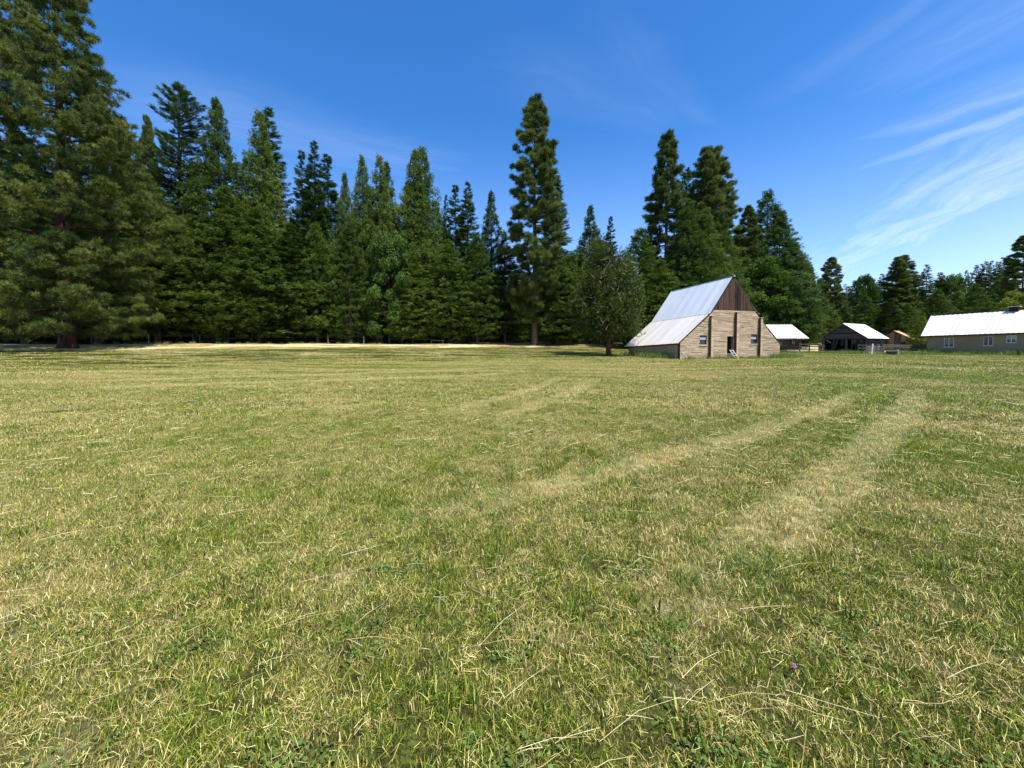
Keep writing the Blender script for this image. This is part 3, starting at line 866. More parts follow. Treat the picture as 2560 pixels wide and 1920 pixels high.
for (x0, x1, z0, z1) in (CH[0], CH[2]):
    f = MB(); f.box(x0, x0 + .06, -.04, .12, z0, z1); f.box(x1 - .06, x1, -.04, .12, z0, z1); f.box(x0 + .06, x1 - .06, -.04, .12, z0, z0 + .06); f.box(x0 + .06, x1 - .06, -.04, .12, z1 - .06, z1); f.box((x0 + x1) / 2 - .02, (x0 + x1) / 2 + .02, -.03, .1, z0 + .06, z1 - .06)
    fo = f.build('window', M['old_wood'], cab)
    MB().box(x0 + .06, x1 - .06, .06, .08, z0 + .06, z1 - .06).build('curtain', M['pale_wood'], fo)
for k in range(3): MB().box(7.0, 11.2, -.9 + k * .3, -.64 + k * .3, .16, .22).build('deck_board', M['pale_wood'], cab)
ce = Vector((-.4, -.85, 2.02)); cr = Vector((-.4, 2.95, 4.3))
lay_sheets(cab, ce, (1, 0, 0), cr - ce, 10.7, (cr - ce).length, 12, M['tin_white'], ribs=2, rib_h=.03)
cb = Vector((10.3, 6.6, 2.05))
lay_sheets(cab, cb, (-1, 0, 0), Vector((10.3, 2.95, 4.3)) - cb, 10.7, (Vector((10.3, 2.95, 4.3)) - cb).length, 12, M['tin_white'], ribs=2)
MB().box(-.35, 10.25, -.80, -.74, 1.86, 1.98).build('fascia', M['pale_wood'], cab)
MB().bar((-.4, 2.95, 4.35), (10.3, 2.95, 4.35), .2, .04).build('ridge_cap', M['trim_dark'], cab)

# little open shed further back
sm = empty('small_shed', (57.3, 76, gz(57, 76)), .10, 'tiny pale roofed shelter behind the right end of the log cabin', 'shed')
for x_, y_ in ((-1.6, 0), (.9, 0), (-1.6, 2), (.9, 2)):
    MB().box(x_, x_ + .14, y_, y_ + .14, 0, 2.1).build('post', M['log_wood'], sm)
for k in range(7): MB().box(-1.5, .95, .15, .2, .9 + k * .17, 1.04 + k * .17, rb.random()).build('board', M['log_wood'], sm)
MB().box(.95, 1.0, .2, 2.1, .3, 2.1).build('end_wall', M['log_wood'], sm)
e0 = Vector((-1.8, -.5, 2.0)); e1 = Vector((-1.8, 1.0, 3.05))
lay_sheets(sm, e0, (1, 0, 0), e1 - e0, 3.2, (e1 - e0).length, 4, M['tin_white'], ribs=2)
e2 = Vector((1.4, 2.5, 2.0)); e3 = Vector((1.4, 1.0, 3.05))
lay_sheets(sm, e2, (-1, 0, 0), e3 - e2, 3.2, (e3 - e2).length, 4, M['tin_white'], ribs=2)

# ------------------------------------------------------------------ collapsing dark shed
ang = math.atan2(-.87, .5)
sh = empty('collapsing_shed', (50.2, 62.0, gz(50, 62)), ang, 'dark open fronted plank shed with leaning posts and one bright white roof slope', 'shed')
# local: +x along gable front (towards the camera's right), +y along the ridge ( = world (.87,.5) )
W2, D2, HE, HR = 5.3, 7.5, 2.42, 4.45
def g2(x): return HE + (HR - HE) * (1 - abs(x - W2 / 2) / (W2 / 2))
z = 2.06
while z < HR - .2:
    if z < HE: xa, xb = 0, W2
    else:
        q = (z - HE) / (HR - HE) * W2 / 2; xa, xb = q, W2 - q
    MB().bar((xa + .1, rb.uniform(-.02, .02), z + rb.uniform(-.02, .02)), (xb - .1, rb.uniform(-.02, .02), z + rb.uniform(-.03, .03)), .03, .19, (0, 0, 1), rb.random()).build('gable_board', M['grey_wood'], sh)
    z += .215
MB().prism([(.1, 2.0), (W2 - .1, 2.0), (W2 - .1, HE), (W2 / 2, HR - .1), (.1, HE)], .03, .07).build('gable_backing', M['dark'], sh)
for (xa, xb, wd) in ((.15, -.12, .22), (1.5, 1.15, .3), (1.95, 1.35, .12), (2.5, 2.45, .34), (3.0, 3.0, .30), (3.9, 3.55, .12), (4.25, 4.1, .12), (5.0, 5.1, .24)):
    MB().bar((xb, -.05, 0 if xa != 2.5 else 1.0), (xa, .0, 2.1), wd, .08, (0, 1, 0), rb.random()).build('leaning_post', M['grey_wood'], sh)
for k in range(4): MB().box(3.6 + k * .36, 3.93 + k * .36, .02, .06, 1.35 + rb.uniform(-.15, .1), 2.06, rb.random()).build('front_plank', M['grey_wood'], sh)
MB().bar((.5, -.1, 1.9), (1.1, -.1, 1.45), .08, .05, (0, 1, 0)).build('fallen_brace', M['pale_wood'], sh)
# right side wall of upright boards, left side, rear
k = 0; y = 0.1
while y < D2 - .3:
    MB().box(W2 - .04, W2, y, y + .26, .15 + rb.uniform(0, .25), HE + .03, rb.random()).build('side_board', M['grey_wood'], sh); y += .285
for y in (0.05, D2 / 3, 2 * D2 / 3, D2 - .15): MB().box(W2 - .2, W2 - .05, y, y + .15, 0, HE).build('post', M['grey_wood'], sh)
MB().box(0, .05, .1, D2, 0, HE).build('left_wall', M['dark'], sh)
MB().prism([(.05, 0), (W2 - .05, 0), (W2 - .05, HE), (W2 / 2, HR - .1), (.05, HE)], D2 - .05, D2).build('rear_wall', M['dark'], sh)
o1 = Vector((W2 + .45, -.45, HE - .28)); rdg = Vector((W2 / 2, -.45, HR + .05))
lay_sheets(sh, o1, (0, 1, 0), rdg - o1, D2 + .8, (rdg - o1).length, 9, M['tin_white'], ribs=2)
o2 = Vector((-.45, D2 + .35, HE - .28)); r2_ = Vector((W2 / 2, D2 + .35, HR + .05))
lay_sheets(sh, o2, (0, -1, 0), r2_ - o2, D2 + .8, (r2_ - o2).length, 9, M['tin_white'], ribs=2)
for a, b_ in ((o1, rdg), (Vector((-.45, -.45, HE - .28)), rdg)):
    MB().bar(a + Vector((0, .06, -.09)), b_ + Vector((0, .06, -.09)), .05, .12).build('rake_board', M['grey_wood'], sh)
# heap of old boards and a tarp sheltered in its mouth
tp = MB()
rt = np.random.RandomState(4)
N = 14
vs = []; fs = []
for j in range(7):
    for i in range(N):
        a = i / (N - 1); bq = j / 6
        vs.append((2.0 * a, 1.0 * bq, .62 * math.sin(math.pi * min(1, .08 + a * .9)) ** .5 * math.sin(math.pi * (.1 + .8 * bq)) + rt.uniform(-.03, .03)))
for j in range(6):
    for i in range(N - 1):
        fs.append((j * N + i, j * N + i + 1, (j + 1) * N + i + 1, (j + 1) * N + i))
tp.add(vs, fs)
q = Matrix.Rotation(ang, 4, 'Z') @ Vector((1.7, .3, 0))
to = tp.build('tarp', M['tarp']); to.location = (50.2 + q.x, 62 + q.y, gz(50, 62)); to.rotation_euler = (0, 0, ang)
tag(to, 'grey green tarp heap lying inside the mouth of the collapsing shed', 'tarp')
for i, (x_, y_, L, r_, c_, lab) in enumerate([(46.0, 57.2, 2.6, -.05, 'pale_wood', 'long pale plank on the grass left of the collapsing shed'), (49.4, 56.0, 3.2, -.35, 'grey_wood', 'dark timber lying before the open mouth of the collapsing shed'), (51.3, 54.3, 1.6, -.1, 'pale_wood', 'short pale board lying right of the dark timber near the tube gate'),
        (41.3, 55.5, 1.6, -.8, 'pale_wood', 'bleached stick lying slanted in front of the log cabin door'), (43.3, 56.3, 3.2, .03, 'pale_wood', 'long board lying on the grass along the log cabin front')]):
    mb = MB(); mb.box(-L / 2, L / 2, -.12, .12, .02, .14 if c_ == 'grey_wood' else .1)
    if c_ == 'grey_wood': mb.box(-L / 2 + .3, L / 2 + .2, .2, .45, .02, .26); mb.box(-L / 3, L / 3, -.4, -.2, .02, .12)
    o = mb.build('plank', M[c_]); o.location = (x_, y_, gz(x_, y_) + .06); o.rotation_euler = (0, .03, r_); tag(o, lab, 'plank', 'old boards lying in the farmyard grass')

# ------------------------------------------------------------------ rusty roofed shed
rs = empty('rusty_shed', (71.6, 72.0, gz(71, 72)), math.atan2(-.8, .6), 'small board shed with orange rusted roof and low lean-to between two white roofs', 'shed')
RA, RL, RR, RE = 3.75, -2.1, 2.3, 5.6
y0 = 0
x = RL
while x < RR + 3.2:
    x1 = x + .3
    t0 = lambda q: (1.75 + (RA - 1.75) * (q - RL) / -RL) if q < 0 else ((RA + (2.25 - RA) * q / RR) if q < RR else 2.2 - .16 * (q - RR))
    if not (.9 < x < 1.3):
        MB().prism([(x, 0), (x1 - .012, 0), (x1 - .012, t0(x1) - .06), (x, t0(x) - .06)], -.03, .02, rb.random()).build('wall_board', M['old_wood'] if x < -.6 else M['grey_wood'], rs)
    else:
        MB().prism([(x, 1.7), (x1 - .012, 1.7), (x1 - .012, t0(x1) - .06), (x, t0(x) - .06)], -.03, .02, rb.random()).build('wall_board', M['grey_wood'], rs)
    x = x1
MB().prism([(RL + .05, 0), (RR + 3.1, 0), (RR + 3.1, 1.6), (RR, 2.1), (0, RA - .15), (RL + .05, 1.6)], .05, .1).build('backing', M['dark'], rs)
MB().box(RL, RL + .05, .1, 4.5, 0, 1.7).build('side_wall', M['old_wood'], rs)
MB().box(RR + 3.1, RR + 3.15, .1, 4.5, 0, 1.6).build('side_wall', M['old_wood'], rs)
a = Vector((RR + .15, -.3, 2.2)); b_ = Vector((0, -.3, RA + .05))
lay_sheets(rs, a, (0, 1, 0), b_ - a, 4.9, (b_ - a).length, 6, M['tin_rust'], ribs=2)
a = Vector((RL - .3, 4.6, 1.5)); b2 = Vector((0, 4.6, RA + .05))
lay_sheets(rs, a, (0, -1, 0), b2 - a, 4.9, (b2 - a).length, 6, M['tin_rust'], ribs=2)
a = Vector((RR + 3.5, -.3, 1.68)); b_ = Vector((RR + .1, -.3, 2.24))
lay_sheets(rs, a, (0, 1, 0), b_ - a, 4.9, (b_ - a).length, 6, M['pale_wood'], name='lean_to_sheet', ribs=1)

# ------------------------------------------------------------------ long building with white roof
la = math.atan2(-.876, .483)
lb = empty('long_barn', (57.2, 53.0, gz(57, 53) * 0), la, 'long low olive brown building with a big white roof cut by the right edge', 'building')
LL, LD = 20.0, 7.4
def le(x): return 2.50 + .034 * x
LHW = [(1.65, 2.52, .98, 2.20), (5.03, 5.80, 1.2, 2.38), (6.82, 7.57, 1.58, 2.46), (10.5, 11.3, 1.2, 2.4), (14.5, 15.3, 1.2, 2.4)]
wall_with_holes([(0, le(0)), (LL, le(LL))], 9, LHW, 0, .2).build('front_wall', M['long_wall'], lb)
mb = MB()
mb.add([(0, .2, -.3), (0, LD, -.3), (0, LD, 2.4), (0, LD / 2, 5.2), (0, .2, 2.45), (.2, .2, -.3), (.2, LD, -.3), (.2, LD, 2.4), (.2, LD / 2, 5.2), (.2, .2, 2.45)],
       [(4, 3, 2, 1, 0), (5, 6, 7, 8, 9), (0, 1, 6, 5), (1, 2, 7, 6), (2, 3, 8, 7), (3, 4, 9, 8), (4, 0, 5, 9)])
mb.build('end_wall', M['long_wall'], lb)
MB().box(.2, LL, LD - .2, LD, -.3, 2.4).build('rear_wall', M['long_wall'], lb)
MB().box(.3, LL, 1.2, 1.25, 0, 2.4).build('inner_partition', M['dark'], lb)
for i, (x0, x1, z0, z1) in enumerate(LHW[:3] + LHW[3:]):
    f = MB()
    f.box(x0, x0 + .05, -.03, .08, z0, z1); f.box(x1 - .05, x1, -.03, .08, z0, z1)
    f.box(x0 + .05, x1 - .05, -.03, .08, z1 - .05, z1); f.box(x0 + .05, x1 - .05, -.03, .08, z0, z0 + .05)
    xm = (x0 + x1) / 2; f.box(xm - .035, xm + .035, -.03, .08, z0 + .05, z1 - .05)
    fo = f.build('window', M['white_paint'], lb)
    for a, b_ in ((x0 + .05, xm - .035), (xm + .035, x1 - .05)):
        MB().box(a, b_, .03, .04, z0 + .05, z1 - .05).build('pane', M['glass'], fo)
        if i == 2: MB().box(a, b_, .005, .02, (z0 + z1) / 2 - .05, z1 - .05).build('blind', M['blind'], fo)
    MB().box(x0 - .06, x1 + .06, -.07, .1, z0 - .06, z0 - .004).build('sill', M['sill'], fo)
mb = MB(); mb.box(.05, .11, -.05, -.01, 0, 2.4)
mb.build('downpipe', M['long_wall'], lb)
ev = Vector((-.45, -.55, le(0) - .02)); alv = Vector((1, 0, .034)); rg = Vector((-.1, LD / 2 - 1.0, 5.42))
rgl = Vector((-.45, LD / 2, 5.45))
lay_sheets(lb, ev, alv, rgl - ev, LL + .7, (rgl - ev).length, 24, M['tin_white'], ribs=2, rib_h=.02)
bk_ = Vector((LL + .2, LD + .5, 2.4 + .7)); 
lay_sheets(lb, bk_, -alv, Vector((LL + .2, LD / 2, 5.45 + .7)) - bk_, LL + .7, 4.9, 24, M['tin_white'], ribs=2)
MB().bar(rgl + Vector((0, 0, .05)), rgl + alv * (LL + .6) + Vector((0, 0, .05)), .28, .06).build('ridge_cap', M['trim_dark'], lb)
MB().bar(ev + Vector((.02, .05, -.09)), ev + alv * (LL + .6) + Vector((0, .05, -.09)), .05, .13).build('fascia', M['trim_dark'], lb)
MB().bar(ev + Vector((.05, .05, -.10)), rgl + Vector((.05, 0, -.10)), .05, .15).build('rake_board', M['trim_dark'], lb)
vt = MB(); vx = 6.77; vz = 5.45 + .034 * vx
vt.box(vx - .38, vx + .38, LD / 2 - .45, LD / 2 + .45, vz - .15, vz + .38)
vo = vt.build('ridge_vent', M['old_wood'], lb)
MB().bar((vx - .5, LD / 2, vz + .43), (vx + .5, LD / 2, vz + .46), 1.1, .04).build('vent_cap', M['tin_white'], vo)

# ------------------------------------------------------------------ yard fences, gate, posts, tub
def fence(name, pts, ht, rails, post_w, rail_h, mat, label, cat='fence'):
    e = empty(name, (pts[0][0], pts[0][1], gz(*pts[0])), 0, label, cat)
    o_ = Vector(e.location)
    for (x_, y_) in pts:
        MB().box(-post_w / 2, post_w / 2, -post_w / 2, post_w / 2, -.2, ht + rb.uniform(-.05, .12)).build('post', mat, e).location = Vector((x_, y_, gz(x_, y_))) - o_
    for (a_, b2) in zip(pts, pts[1:]):
        for r in rails:
            pa = Vector((a_[0], a_[1] - post_w * .7, gz(*a_) + r + rb.uniform(-.04, .04))) - o_; pb = Vector((b2[0], b2[1] - post_w * .7, gz(*b2) + r + rb.uniform(-.04, .04))) - o_
            MB().bar(pa, pb, .05, rail_h, (0, 0, 1), rb.random()).build('rail', mat, e)
    return e


fence('rail_fence', [(43.6, 58.2), (45.0, 58.1), (46.5, 58.0)], 1.45, (1.32, .95, .6), .13, .13, M['rail_wood'], 'brown rail fence between the log cabin and the collapsing shed')
fence('rail_fence', [(52.8, 55.6), (54.9, 55.4), (57.1, 55.2), (59.4, 55.0), (61.3, 54.8)], 1.35, (1.22, .95, .68, .42), .14, .15, M['rail_wood'], 'grey board fence running from the gate to the long white roofed building')
fence('rail_fence', [(49.2, 54.6), (50.8, 54.3)], 1.35, (1.18, .80), .13, .15, M['rail_wood'], 'short two rail fence in front of the right wall of the collapsing shed')
gt = empty('tube_gate', (48.35, 52.2, gz(48.3, 52.2)), -.1, 'grey tubular metal gate beside the leaning white post', 'gate')
for z_ in (.2, .38, .58, .8, 1.02): MB().tube([(0, 0, z_), (1.75, 0, z_)], [.022, .022], 6).build('bar', M['gate_metal'], gt)
for x_ in (0, .9, 1.75): MB().tube([(x_, 0, .15), (x_, 0, 1.08)], [.025, .025], 6).build('upright', M['gate_metal'], gt)
pw = MB().bar((0, 0, 0), (.13, 0, 1.42), .16, .12, (0, 1, 0)).build('post', M['white_paint']); pw.location = (47.75, 51.0, gz(47.7, 51)); tag(pw, 'bright white leaning post in front of the tube gate', 'post')
for (x_, y_, w_, h_, l_) in ((50.35, 52.3, .26, 1.45, 'thick dark post at the right end of the tube gate'), (48.0, 52.6, .14, 1.2, 'thin dark post at the left end of the tube gate')):
    o = MB().box(-w_ / 2, w_ / 2, -w_ / 2, w_ / 2, -.2, h_).build('post', M['grey_wood']); o.location = (x_, y_, gz(x_, y_)); tag(o, l_, 'post')
dp = empty('board_panel', (45.5, 57.0, gz(45.5, 57)), -.05, 'dark upright board panel between the rail fence and the collapsing shed', 'panel')
for k in range(5): MB().box(k * .17, k * .17 + .16, 0, .04, .1, 1.22 + rb.uniform(-.04, .04), rb.random()).build('board', M['grey_wood'], dp)
MB().box(-.03, .9, -.04, -.005, 1.0, 1.1).build('batten', M['rail_wood'], dp)
# old bath tub used as a trough
tb = empty('trough', (46.9, 47.4, gz(46.9, 47.4)), .05, 'old dark bathtub trough with a white rim standing in tall grass', 'trough')
mb = MB(); ring = []
for (sx, sy, z_) in ((.50, .22, .12), (.62, .30, .38), (.68, .34, .55), (.60, .27, .55), (.52, .22, .25)):
    ring.append([(sx * math.copysign(abs(math.cos(a)) ** .7, math.cos(a)), sy * math.copysign(abs(math.sin(a)) ** .8, math.sin(a)), z_) for a in [2 * math.pi * i / 20 for i in range(20)]])
vs = [p for r in ring for p in r]; fs = [(j * 20 + i, j * 20 + (i + 1) % 20, (j + 1) * 20 + (i + 1) % 20, (j + 1) * 20 + i) for j in range(4) for i in range(20)]
fs.append(tuple(reversed(range(20)))); fs.append(tuple(80 + i for i in range(20)))
mb.add(vs, fs); mb.build('tub_body', M['tub_dark'], tb)
mb = MB(); vs = []
for (sx, sy, z_) in ((.70, .355, .545), (.72, .375, .585), (.60, .27, .59)):
    vs += [(sx * math.copysign(abs(math.cos(a)) ** .7, math.cos(a)), sy * math.copysign(abs(math.sin(a)) ** .8, math.sin(a)), z_) for a in [2 * math.pi * i / 20 for i in range(20)]]
mb.add(vs, [(j * 20 + i, j * 20 + (i + 1) % 20, (j + 1) * 20 + (i + 1) % 20, (j + 1) * 20 + i) for j in range(2) for i in range(20)])
mb.build('rim', M['white_paint'], tb)
st = MB().tube([(0, 0, 0), (0, 0, .55), (.02, 0, .72)], [.05, .05, .07], 8).build('standpipe', M['white_paint']); st.location = (47.95, 47.7, gz(48, 47.7)); tag(st, 'short white water standpipe at the right end of the bathtub trough', 'standpipe')

# treeline wire fence and the grey gate section
wf = empty('wire_fence', (-34, 52.5, gz(-34, 52.5)), 0, 'thin wire fence with pale posts running along the foot of the forest', 'fence')
wo = Vector(wf.location); pts = []
tops = []
for i in range(15):
    x_ = -47 + i * 4.25 + rb.uniform(-.6, .6); u_ = 67.2 + .3 * math.sin(i * 1.7); y_ = u_ + .5 * x_
    if -40 < x_ < -28: continue
    z_ = gz(x_, y_); L = Vector((x_, y_, z_)) - wo
    MB().tube([(0, 0, -.2), (0, 0, 1.25 + rb.uniform(-.1, .15))], [.055, .05], 6).build('post', M['post'], wf).location = L
    tops.append(L)
for z_ in (.45, .8, 1.12):
    for a_, b2 in zip(tops, tops[1:]):
        if (b2 - a_).length > 9: continue
        MB().tube([a_ + Vector((0, -.06, z_)), b2 + Vector((0, -.06, z_))], [.005, .005], 4).build('wire', M['wire'], wf)
gf = empty('rail_gate', (-42.6, 49.8, gz(-42.6, 49.8)), .35, 'grey pole rails with a small ladder like gate at the forest foot', 'gate')
for a_, b2, r_ in (((-2.9, 0, 1.0), (1.0, 0, 1.05), .05), ((1.75, 0, 1.12), (3.6, 0, 1.15), .04), ((1.75, 0, .72), (3.6, 0, .75), .035), ((1.75, 0, .38), (3.6, 0, .40), .035), ((4.2, 0, .8), (7.6, 0, .75), .035)):
    MB().tube([a_, b2], [r_, r_], 6).build('rail', M['rail_wood'], gf)
for x_ in (-2.9, 1.05, 1.75, 3.6, 7.6): MB().tube([(x_, .06, -.2), (x_ + rb.uniform(-.06, .06), .06, 1.3)], [.07, .06], 7).build('post', M['rail_wood'], gf)
bn = MB(); bn.box(-1.1, 1.1, -.25, .25, .45, .55); bn.box(-.95, -.85, -.2, .2, 0, .45); bn.box(.85, .95, -.2, .2, 0, .45)
o = bn.build('bench', M['pale_wood']); o.location = (-11.9, 61.2, gz(-11.9, 61.2)); tag(o, 'low pale plank bench at the shaded forest foot', 'bench')

# ------------------------------------------------------------------ foliage sprays
def norm(v):
    return v / np.maximum(np.linalg.norm(v, axis=-1, keepdims=True), 1e-9)


def tri_fan(dirs, lens, wid, rs, start=0.0):
    """thin triangles from the origin along dirs"""
    T = []
    for d, L in zip(dirs, lens):
        d = norm(np.array(d, float)); s = norm(np.cross(d, norm(rs.normal(size=3))))
        T.append([d * start - s * wid * .35, d * L * .55 + s * wid, d * L])
        T.append([d * start - s * wid * .35, d * L, d * L * .5 - s * wid])
    return np.array(T)


def template(kind, rs):
    T = []
    if kind == 'fir':
        T.append([[0, -.03, 0], [0, .03, 0], [1, 0, 0]])
        for k in range(5):
            x0 = .05 + .17 * k; L = .42 * (1 - .12 * k)
            for s in (-1, 1):
                dx, dy, dz = .62 * L, s * L * .85, rs.uniform(-.10, .06)
                T.append([[x0, 0, 0], [x0 + .12, 0, .0], [x0 + dx, dy, dz]])
        return np.array(T)
    if kind == 'cedar':
        dirs = [(math.cos(a), math.sin(a), rs.uniform(-.35, .3)) for a in np.linspace(-1.0, 1.0, 5)]
        return tri_fan(dirs, rs.uniform(.6, 1.0, 5), .085, rs)
    if kind == 'pine':
        dirs = norm(np.array([.55, 0, 0.1]) + rs.normal(size=(10, 3)) * .55)
        T = []
        for d in dirs:
            s = norm(np.cross(d, rs.normal(size=3)))
            T.append([-s * .05, s * .05, d * rs.uniform(.7, 1.0)])
        return np.array(T)
    # broad leaves
    for k in range(7):
        c = rs.normal(size=3) * .30; a = norm(rs.normal(size=3) + np.array([0, 0, .4])); s = norm(np.cross(a, rs.normal(size=3))); L = rs.uniform(.22, .34)
        b_ = norm(np.cross(s, a))
        T.append([c - b_ * L, c + s * L * .6, c + b_ * L]); T.append([c - b_ * L, c + b_ * L, c - s * L * .6])
    return np.array(T)


def expand(kind, pos, dirs, size, tint, rs, flat=0.35, nvar=4):
    pos = np.asarray(pos); dirs = norm(np.asarray(dirs)); N = len(pos)
    up = norm(np.array([0, 0, 1.0]) + rs.normal(size=(N, 3)) * flat)
    yv = norm(np.cross(up, dirs)); zv = np.cross(dirs, yv)
    R = np.stack([dirs, yv, zv], 1) * np.asarray(size)[:, None, None]
    Vs = []; Ts = []
    var = rs.randint(0, nvar, N)
    for k in range(nvar):
        T = template(kind, rs).reshape(-1, 3)
        sel = var == k
        V = np.einsum('kj,njm->nkm', T, R[sel]) + pos[sel][:, None, :]
        Vs.append(V.reshape(-1, 3))
        Ts.append(np.repeat(np.asarray(tint)[sel], len(T)))
    V = np.concatenate(Vs); t = np.concatenate(Ts)
    return V, t


def crown_points(kind, H, R, base, rs, dens=1.0):
    """returns spray positions, directions, sizes, tints and limb segments"""
    P = []; D = []; S = []; T = []; limbs = []
    lump = rs.uniform(0, 6.28, 8); 
    def wobble(a, h):
        return 1 + .09 * math.sin(2 * a + lump[0] + h * .35) + .08 * math.sin(3 * a + lump[1] - h * .6) + .07 * math.sin(h * .9 + lump[2] + a)
    h = base
    while h < H - .15:
        t = (h - base) / (H - base)
        if kind == 'fir':
            step = .42 + .25 * (1 - t); n = 7 if t < .85 else 5
            prof = min(1, (1 - t) * 1.12) ** .90 * (.55 + .45 * min(1, t / .08))
            e0 = -.22 + .75 * t; cv = .22
        elif kind == 'cedar':
            step = .44; n = 8 if t < .8 else 6
            prof = min(1.0, ((1 - t) * 1.5)) ** .98 * (.62 + .38 * min(1, t / .10))
            e0 = .30 + .8 * t; cv = .0
        elif kind == 'pine':
            step = .58; n = 7
            prof = min(1.0, ((1 - t) * 1.45)) ** .62 * (.5 + .5 * min(1, t / .2))
            e0 = -.05 + .7 * t; cv = .25
        elif kind == 'douglas':
            step = .50; n = 5
            prof = min(1.0, (1 - t) * 2.4) ** .7 * (.45 + .55 * (t > .38) + .3 * math.sin(t * 17))
            e0 = -.2 + .8 * t; cv = .2
        elif kind == 'big_pine':
            step = .50; n = 8
            prof = min(1.0, ((1 - t) * 1.5)) ** .85 * (.85 + .15 * min(1, t / .1))
            e0 = -.15 + .6 * t; cv = .22
        for k in range(n):
            a = rs.uniform(0, 2 * math.pi)
            hb = h + rs.uniform(-.3, .3)
            L = R * prof * wobble(a, hb) * rs.uniform(.80, 1.10) + .12
            if kind == 'douglas' and (rs.rand() < .16 or (t < .38 and rs.rand() < .55)):
                L *= .5
                if t < .5:
                    limbs.append((a, hb, L * 1.6, e0, cv, .03)); continue
            if kind in ('pine', 'big_pine') and rs.rand() < .08: continue
            limbs.append((a, hb, L * .9, e0, cv, .02 + .012 * L))
            ca_, sa_ = math.cos(a), math.sin(a)
            out = np.array([ca_, sa_, 0]); lat = np.array([-sa_, ca_, 0])
            bt = rs.uniform(-.22, .22)
            te = math.tan(e0)
            def at_(s):
                return np.array([0, 0, hb]) + out * (L * s)[:, None] + np.outer(L * (te * s * (1 - .4 * s) + cv * (s * s - .6 * s)), [0, 0, 1])
            if kind in ('fir', 'douglas'):
                m_ = int((L * 8 + 5) * dens)
                s = rs.uniform(.12, 1.0, m_) ** .7
                side = rs.choice([-1, 1], m_)
                p = at_(s) + lat * (side * rs.uniform(0, 1, m_) * (.30 * L * (1.05 - s)))[:, None] + np.array([0, 0, -.04]) + rs.normal(size=(m_, 3)) * .06
                d = out + lat * (side * .55)[:, None] + np.array([0, 0, .05 + te * .4]) + rs.normal(size=(m_, 3)) * .22
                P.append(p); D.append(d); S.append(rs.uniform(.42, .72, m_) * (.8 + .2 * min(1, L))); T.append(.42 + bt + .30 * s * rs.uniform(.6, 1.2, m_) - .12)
            elif kind == 'cedar':
                nc = int(2 + L * 1.0)
                m_ = int((L * 9.0 + 7) * dens); ci = rs.randint(0, nc, m_)
                sc = 1 - .72 * rs.beta(1.0, 1.7, nc); s = sc[ci]
                w_ = .30
                p = at_(s) + (lat * (rs.normal(size=nc) * .17 * L)[:, None])[ci] + (rs.normal(size=(nc, 3)) * .12)[ci] + norm(rs.normal(size=(m_, 3))) * rs.uniform(.2, 1, (m_, 1)) * np.array([.40, .40, .52])
                d = out * .6 + np.array([0, 0, .65]) + rs.normal(size=(m_, 3)) * .5
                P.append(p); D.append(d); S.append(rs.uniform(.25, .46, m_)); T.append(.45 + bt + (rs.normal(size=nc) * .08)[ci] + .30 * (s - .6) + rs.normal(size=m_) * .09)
            else:
                big = kind == 'big_pine'
                nc = int(2 + L * (1.55 if big else 1.35))
                for c in range(nc):
                    sc = 1 - .72 * rs.beta(1.0, 1.8); m_ = int((19 if big else 16) * dens)
                    q = at_(np.full(1, sc))[0] + lat * rs.normal() * .22 * L * (1.1 - sc) + rs.normal(size=3) * .08
                    p = q + norm(rs.normal(size=(m_, 3))) * np.array([1.15, 1.15, .75]) * (.30 if big else .34) * rs.uniform(.3, 1, (m_, 1))
                    d = (p - q) * 2.0 + out * .5 + np.array([0, 0, .5]) + rs.normal(size=(m_, 3)) * .2
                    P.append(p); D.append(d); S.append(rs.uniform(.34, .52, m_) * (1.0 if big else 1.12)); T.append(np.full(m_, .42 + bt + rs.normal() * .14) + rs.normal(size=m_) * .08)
        h += step * rs.uniform(.8, 1.2)
    # leader tip
    m_ = 14
    z_ = H - rs.uniform(0, 1.2, m_)
    P.append(np.stack([rs.normal(size=m_) * .05, rs.normal(size=m_) * .05, z_], 1)); D.append(np.array([0, 0, 1.2]) + rs.normal(size=(m_, 3)) * .5)
    S.append(rs.uniform(.25, .4, m_)); T.append(np.full(m_, .6))
    return np.concatenate(P), np.concatenate(D), np.concatenate(S), np.concatenate(T), limbs


def crown_mesh(name, kind, H, R, base, seed, dens=1.0, mat=None):
    rs = np.random.RandomState(seed)
    P, D, S, T, limbs = crown_points(kind, H, R, base, rs, dens)
    tk = {'fir': 'fir', 'douglas': 'fir', 'cedar': 'cedar', 'pine': 'pine', 'big_pine': 'pine'}[kind]
    V, t = expand(tk, P, D, S, T, rs, flat=.35 if tk != 'cedar' else .8)
    F = np.arange(len(V)).reshape(-1, 3)
    me = np_mesh(name, V, F, {'tint': np.clip(t, 0, 1)})
    me.materials.append(mat)
    return me, limbs


